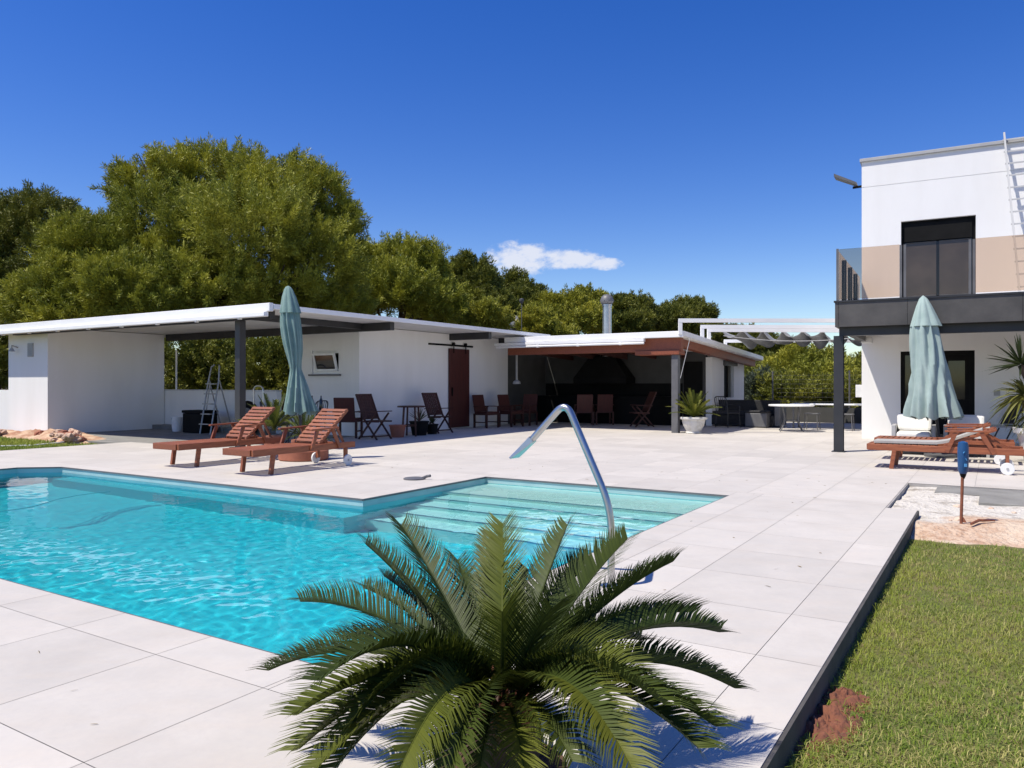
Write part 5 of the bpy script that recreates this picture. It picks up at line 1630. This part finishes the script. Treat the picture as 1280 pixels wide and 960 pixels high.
tree('rounded pine right of the biggest pine above the outbuilding roof', b3_, lob(b3_, [
    (495, 342, 46, 40, 0), (532, 350, 38, 38, 0), (460, 350, 38, 40, -.5), (500, 375, 60, 34, -1.5), (450, 385, 40, 30, -1), (548, 385, 30, 28, -1)], 42), 4.5, .28, M['pine'], 24, 1000, 90, .28, .032, .36)
b4_ = at(590, 48)
tree('narrow pine with dark pointed top directly left of the cloud', b4_, lob(b4_, [
    (590, 345, 22, 24, 0), (575, 365, 30, 30, 0), (605, 370, 32, 28, -.5), (590, 390, 42, 28, -1), (622, 395, 26, 22, -1)], 48), 5, .25, M['pine_dark'], 25, 702, 85, .30, .038, .36)
b5_ = at(645, 52)
t5 = tree('dark pine below the cloud with the street lamp in front', b5_, lob(b5_, [
    (640, 362, 18, 18, 0), (628, 378, 24, 20, 0), (658, 378, 24, 20, -.5), (645, 395, 38, 24, -1)], 52), 5, .25, M['pine_dark'], 26, 513, 85, .30, .038, .36)
b6_ = at(715, 50)
t6 = tree('bright olive pine left of the chimney flue', b6_, lob(b6_, [
    (712, 388, 28, 20, 0), (735, 384, 20, 16, .5), (690, 395, 24, 20, -.5), (720, 405, 42, 20, -1)], 50), 4, .22, M['pine_far'], 27, 567, 85, .30, .038, .36)
b7_ = at(795, 52)
t7 = tree('dark round pine right of the chimney flue', b7_, lob(b7_, [
    (790, 390, 20, 17, 0), (772, 393, 18, 18, 0), (806, 398, 12, 16, -.5), (785, 410, 30, 18, -1)], 52), 4, .22, M['pine_dark'], 28, 486, 85, .30, .038, .36)
b8_ = at(850, 54)
tree('dark pine with two tops above the white pergola frame', b8_, lob(b8_, [
    (860, 396, 22, 17, 0), (828, 396, 14, 15, 0), (880, 404, 18, 14, -.5), (845, 412, 40, 18, -1)], 54), 4, .22, M['pine_dark'], 29, 486, 85, .30, .038, .36)
for i, (px, Y, src, sc, lab) in enumerate(((560, 46, t6, .95, 'olive pine low between the rounded pine and the narrow one'), (670, 47, t6, .82, 'pale olive pine right of the street lamp'),
        (752, 58, t5, .86, 'far dark pine straight behind the chimney flue'), (905, 60, t7, .8, 'small far pine right of the two topped pine'), (610, 44, t6, .8, 'olive pine filling the gap below the dark pointed pine'), (815, 60, t6, .8, 'far olive pine between the flue and the pergola frame'))):
    dup(src, at(px, Y), i * 1.1, lab, None, (sc, sc, sc))
# right hand trees behind the patio
b9_ = at(1010, 36)
t9 = tree('bright olive tree behind the dining table, largest right of the bar', b9_, lob(b9_, [
    (1000, 470, 30, 28, 0), (1035, 474, 26, 26, 0), (978, 484, 26, 24, -.5), (1015, 490, 42, 26, -1), (1045, 490, 22, 24, -1)], 36), 1.0, .18, M['pine_far'], 30, 800, 90, .26, .03, .30, name='olive_tree')
b10_ = at(955, 42)
t10 = tree('dark green pine right of the bar roof end', b10_, lob(b10_, [
    (940, 448, 22, 26, 0), (962, 450, 20, 24, 0), (930, 462, 18, 26, 0), (955, 478, 34, 22, -1)], 42), 2, .2, M['pine_dark'], 31, 600, 90, .28, .033, .34)
dup(t9, at(1085, 38), 2.2, 'olive tree partly hidden by the house corner post', None, (.9, .9, .9))
dup(t10, at(992, 50), 1.2, 'dark pine rising behind the bright olive tree', None, (.9, .9, .95))
dup(t10, at(1120, 46), 2.2, 'dark pine behind the house corner', None, (1, 1, 1))


def shrub(label, loc, w, h, m, seed, group='shrubs along the garden edge', ncl=260, per=70, blade=.18, width=.028):
    t = thing('shrub', label, 'shrub', loc, 0, group)
    rng = random.Random(seed)
    lobes = [(rng.uniform(-.5, .5) * w, rng.uniform(-.3, .3) * w, h * rng.uniform(.4, .62), w * .55, w * .45, h * .45) for _ in range(4)]
    k = MB()
    for l in lobes: k.tube([(0, 0, -.2), (l[0] * .5, l[1] * .5, h * .3), (l[0], l[1], l[2])], [.05, .035, .015], 6)
    k.build('stem', M['bark'], t)
    crown('foliage', lobes, ncl, per, blade, width, .2, m, t, seed, .45, .2)
    return t


hs1 = shrub('leafy shrub seen through the car port opening, leftmost of its row', at(228, 27), 1.5, 3.2, M['bush'], 41)
hs2 = shrub('leafy shrub seen through the car port opening behind the dark post', at(300, 27.5), 1.4, 2.9, M['bush'], 42)
for px, Y, s_, lab in ((262, 28, .95, 'leafy shrub seen through the car port behind the leaning pole'), (345, 27, 1.0, 'leafy shrub seen left of the closed parasol'), (385, 28, 1.0, 'leafy shrub hidden behind the window wall')):
    dup(hs1 if px < 300 else hs2, at(px, Y), px * .1, lab, None, (s_, s_, s_))
for px, Y, s_, lab in ((5, 33, 1.3, 'leafy shrub behind the far left garden wall'), (-40, 34, 1.5, 'leafy shrub beyond the left edge behind the garden wall')):
    dup(hs2, at(px, Y), px * .3, lab, None, (s_, s_, s_))
gb = shrub('grey green bush beside the end of the bar building', at(955, 31), .8, 1.25, M['grey_bush'], 44)
f1 = shrub('olive bush behind the wire fence, left of the round table', at(978, 30.5), 1.0, 1.35, M['bush'], 45)
for px, Y, s_, lab in ((1015, 31, .9, 'olive bush behind the wire fence and the round table'), (1062, 31, 1.0, 'olive bush behind the steel post of the house'), (940, 34, 1.2, 'olive bush right next to the bar building end')):
    dup(f1, at(px, Y), px * .2, lab, None, (s_, s_, s_))
dup(hs1, at(455, 36), .7, 'yellow green bush peeping over the outbuilding roof below the rounded pine', None, (1.2, 1.2, 1.35))

# far houses and the street lamp
t = thing('far_house', 'distant pink roofed house between the trees beyond the patio', 'house', at(950, 47), .3)
k = MB(); k.box(-1.2, 1.3, 0, 4, -.2, .62); k.build('wall', M['white'], t)
k = MB(); k.add([(-1.4, -.3, .62), (1.5, -.3, .62), (1.5, 4.3, .62), (-1.4, 4.3, .62), (-1.0, 2, 1.45), (.6, 2, 1.35)], [(0, 1, 5, 4), (1, 2, 5), (2, 3, 4, 5), (3, 0, 4), (3, 2, 1, 0)]); k.build('roof', M['roof_tile'], t)
t = thing('far_house', 'small white house among the pines above the outbuilding roof', 'house', at(648, 45.5), .2)
k = MB(); k.box(-.75, .75, 0, 3, -.2, 5.0); k.box(-.1, .6, 0.2, 3, 5.0, 5.35); k.build('wall', M['white'], t)
k = MB(); k.box(-.85, .85, -.1, 5.1, 5.502, 5.56) if False else k.box(-.4, .1, -.012, -.002, 3.9, 4.7); k.build('window', M['glass_dark'], t)
t = thing('street_lamp', 'thin grey street lamp standing before the pines', 'street lamp', at(652, 44))
k = MB(); k.tube([(0, 0, -.1), (0, 0, 5.9)], [.03, .022], 8); k.build('pole', M['grey_steel'], t)
k = MB(); k.lathe([(.07, 5.9), (.13, 6.05), (.14, 6.15), (.02, 6.2)], (0, 0, 0), 12); k.build('lantern', M['grey_steel'], t)

# ------------------------------------------------------------------ light, sky, camera
SUN = Vector((-.51, -.20, 1)).normalized()
sl_ = bpy.data.lights.new('sun', 'SUN'); sl_.energy = 5.0; sl_.angle = R(.53); sl_.color = (1, .93, .81)
so2 = bpy.data.objects.new('sun', sl_); COL.objects.link(so2)
so2.rotation_euler = SUN.to_track_quat('Z', 'Y').to_euler(); so2.location = (0, 0, 30)

w = bpy.data.worlds.new('World'); S.world = w; w.use_nodes = True
nt = w.node_tree; nt.nodes.clear()
out = nt.nodes.new('ShaderNodeOutputWorld'); bg = nt.nodes.new('ShaderNodeBackground')
sky = nt.nodes.new('ShaderNodeTexSky'); sky.sky_type = 'NISHITA'; sky.sun_disc = False
sky.sun_elevation = math.asin(SUN.z); sky.sun_rotation = math.atan2(SUN.x, SUN.y)
sky.air_density = 1.0; sky.dust_density = .3; sky.ozone_density = 2.0; sky.altitude = 300
# one small cloud low in the sky, by direction
tc = nt.nodes.new('ShaderNodeTexCoord')
sp = nt.nodes.new('ShaderNodeSeparateXYZ'); L(nt, tc.outputs['Generated'], sp.inputs[0])
hs_ = nt.nodes.new('ShaderNodeHueSaturation'); hs_.inputs['Hue'].default_value = .522; hs_.inputs['Saturation'].default_value = 1.42; hs_.inputs['Value'].default_value = 1.42
L(nt, sky.outputs[0], hs_.inputs['Color'])


def mth(op, a, b=None, c=None):
    n_ = nt.nodes.new('ShaderNodeMath'); n_.operation = op
    for i, v in enumerate((a, b, c)):
        if v is None: continue
        if hasattr(v, 'node'): L(nt, v, n_.inputs[i])
        else: n_.inputs[i].default_value = v
    return n_.outputs[0]


az = mth('ARCTAN2', sp.outputs[0], sp.outputs[1]); el = mth('ARCSINE', sp.outputs[2])
cmb = nt.nodes.new('ShaderNodeCombineXYZ'); L(nt, az, cmb.inputs[0]); L(nt, mth('MULTIPLY', el, 1.6), cmb.inputs[1])
ns = nt.nodes.new('ShaderNodeTexNoise'); ns.inputs['Scale'].default_value = 42; ns.inputs['Detail'].default_value = 8; ns.inputs['Roughness'].default_value = .6
L(nt, cmb.outputs[0], ns.inputs['Vector'])


def puff(ca, ce, ra, re_):
    u = mth('DIVIDE', mth('SUBTRACT', az, ca), ra); v = mth('DIVIDE', mth('SUBTRACT', el, ce), re_)
    return mth('SUBTRACT', 1.0, mth('ADD', mth('MULTIPLY', u, u), mth('MULTIPLY', v, v)))


def pe(px, py): return math.atan2(px - 640, F), math.atan((480 - py) / math.hypot(F, px - 640))


m1 = puff(*pe(650, 324), .052, .026); m2 = puff(*pe(715, 324), .050, .015); m3 = puff(*pe(757, 330), .026, .009)
mm_ = mth('MAXIMUM', mth('MAXIMUM', m1, m2), m3)
den = mth('ADD', mth('MULTIPLY', mm_, .75), mth('MULTIPLY', mth('SUBTRACT', ns.outputs['Fac'], .47), 2.1))
mr = nt.nodes.new('ShaderNodeMapRange'); mr.inputs[1].default_value = .05; mr.inputs[2].default_value = .75; mr.interpolation_type = 'SMOOTHSTEP'; L(nt, den, mr.inputs[0])
hard = mth('MULTIPLY', mr.outputs[0], mth('MULTIPLY', mth('GREATER_THAN', mm_, 0.0), mth('MINIMUM', mth('MULTIPLY', mm_, 4.0), 1.0)))
mxn = nt.nodes.new('ShaderNodeMix'); mxn.data_type = 'RGBA'
L(nt, mth('MULTIPLY', hard, .85), mxn.inputs[0]); L(nt, hs_.outputs[0], mxn.inputs[6]); mxn.inputs[7].default_value = (8.0, 8.2, 9.0, 1)
L(nt, mxn.outputs[2], bg.inputs[0]); bg.inputs[1].default_value = .088
L(nt, bg.outputs[0], out.inputs[0])

cam = bpy.data.cameras.new('camera'); co = bpy.data.objects.new('camera', cam); COL.objects.link(co)
co.location = (0, 0, H); co.rotation_euler = (R(90), 0, 0)
cam.sensor_width = 36; cam.lens = F / 1280 * 36; cam.clip_start = .05; cam.clip_end = 4000
S.camera = co
S.view_settings.view_transform = 'Standard'; S.view_settings.look = 'None'; S.view_settings.gamma = 1; S.view_settings.use_curve_mapping = False
S.view_settings.exposure = .25
sl_.cycles.is_caustics_light = True
wobj.cycles.is_caustics_caster = True
for n_ in ('pool_basin', 'pool_steps', 'pool_shelf', 'pool_waterline'): bpy.data.objects[n_].cycles.is_caustics_receiver = True
S.cycles.max_bounces = 8; S.cycles.transparent_max_bounces = 16; S.cycles.volume_bounces = 0
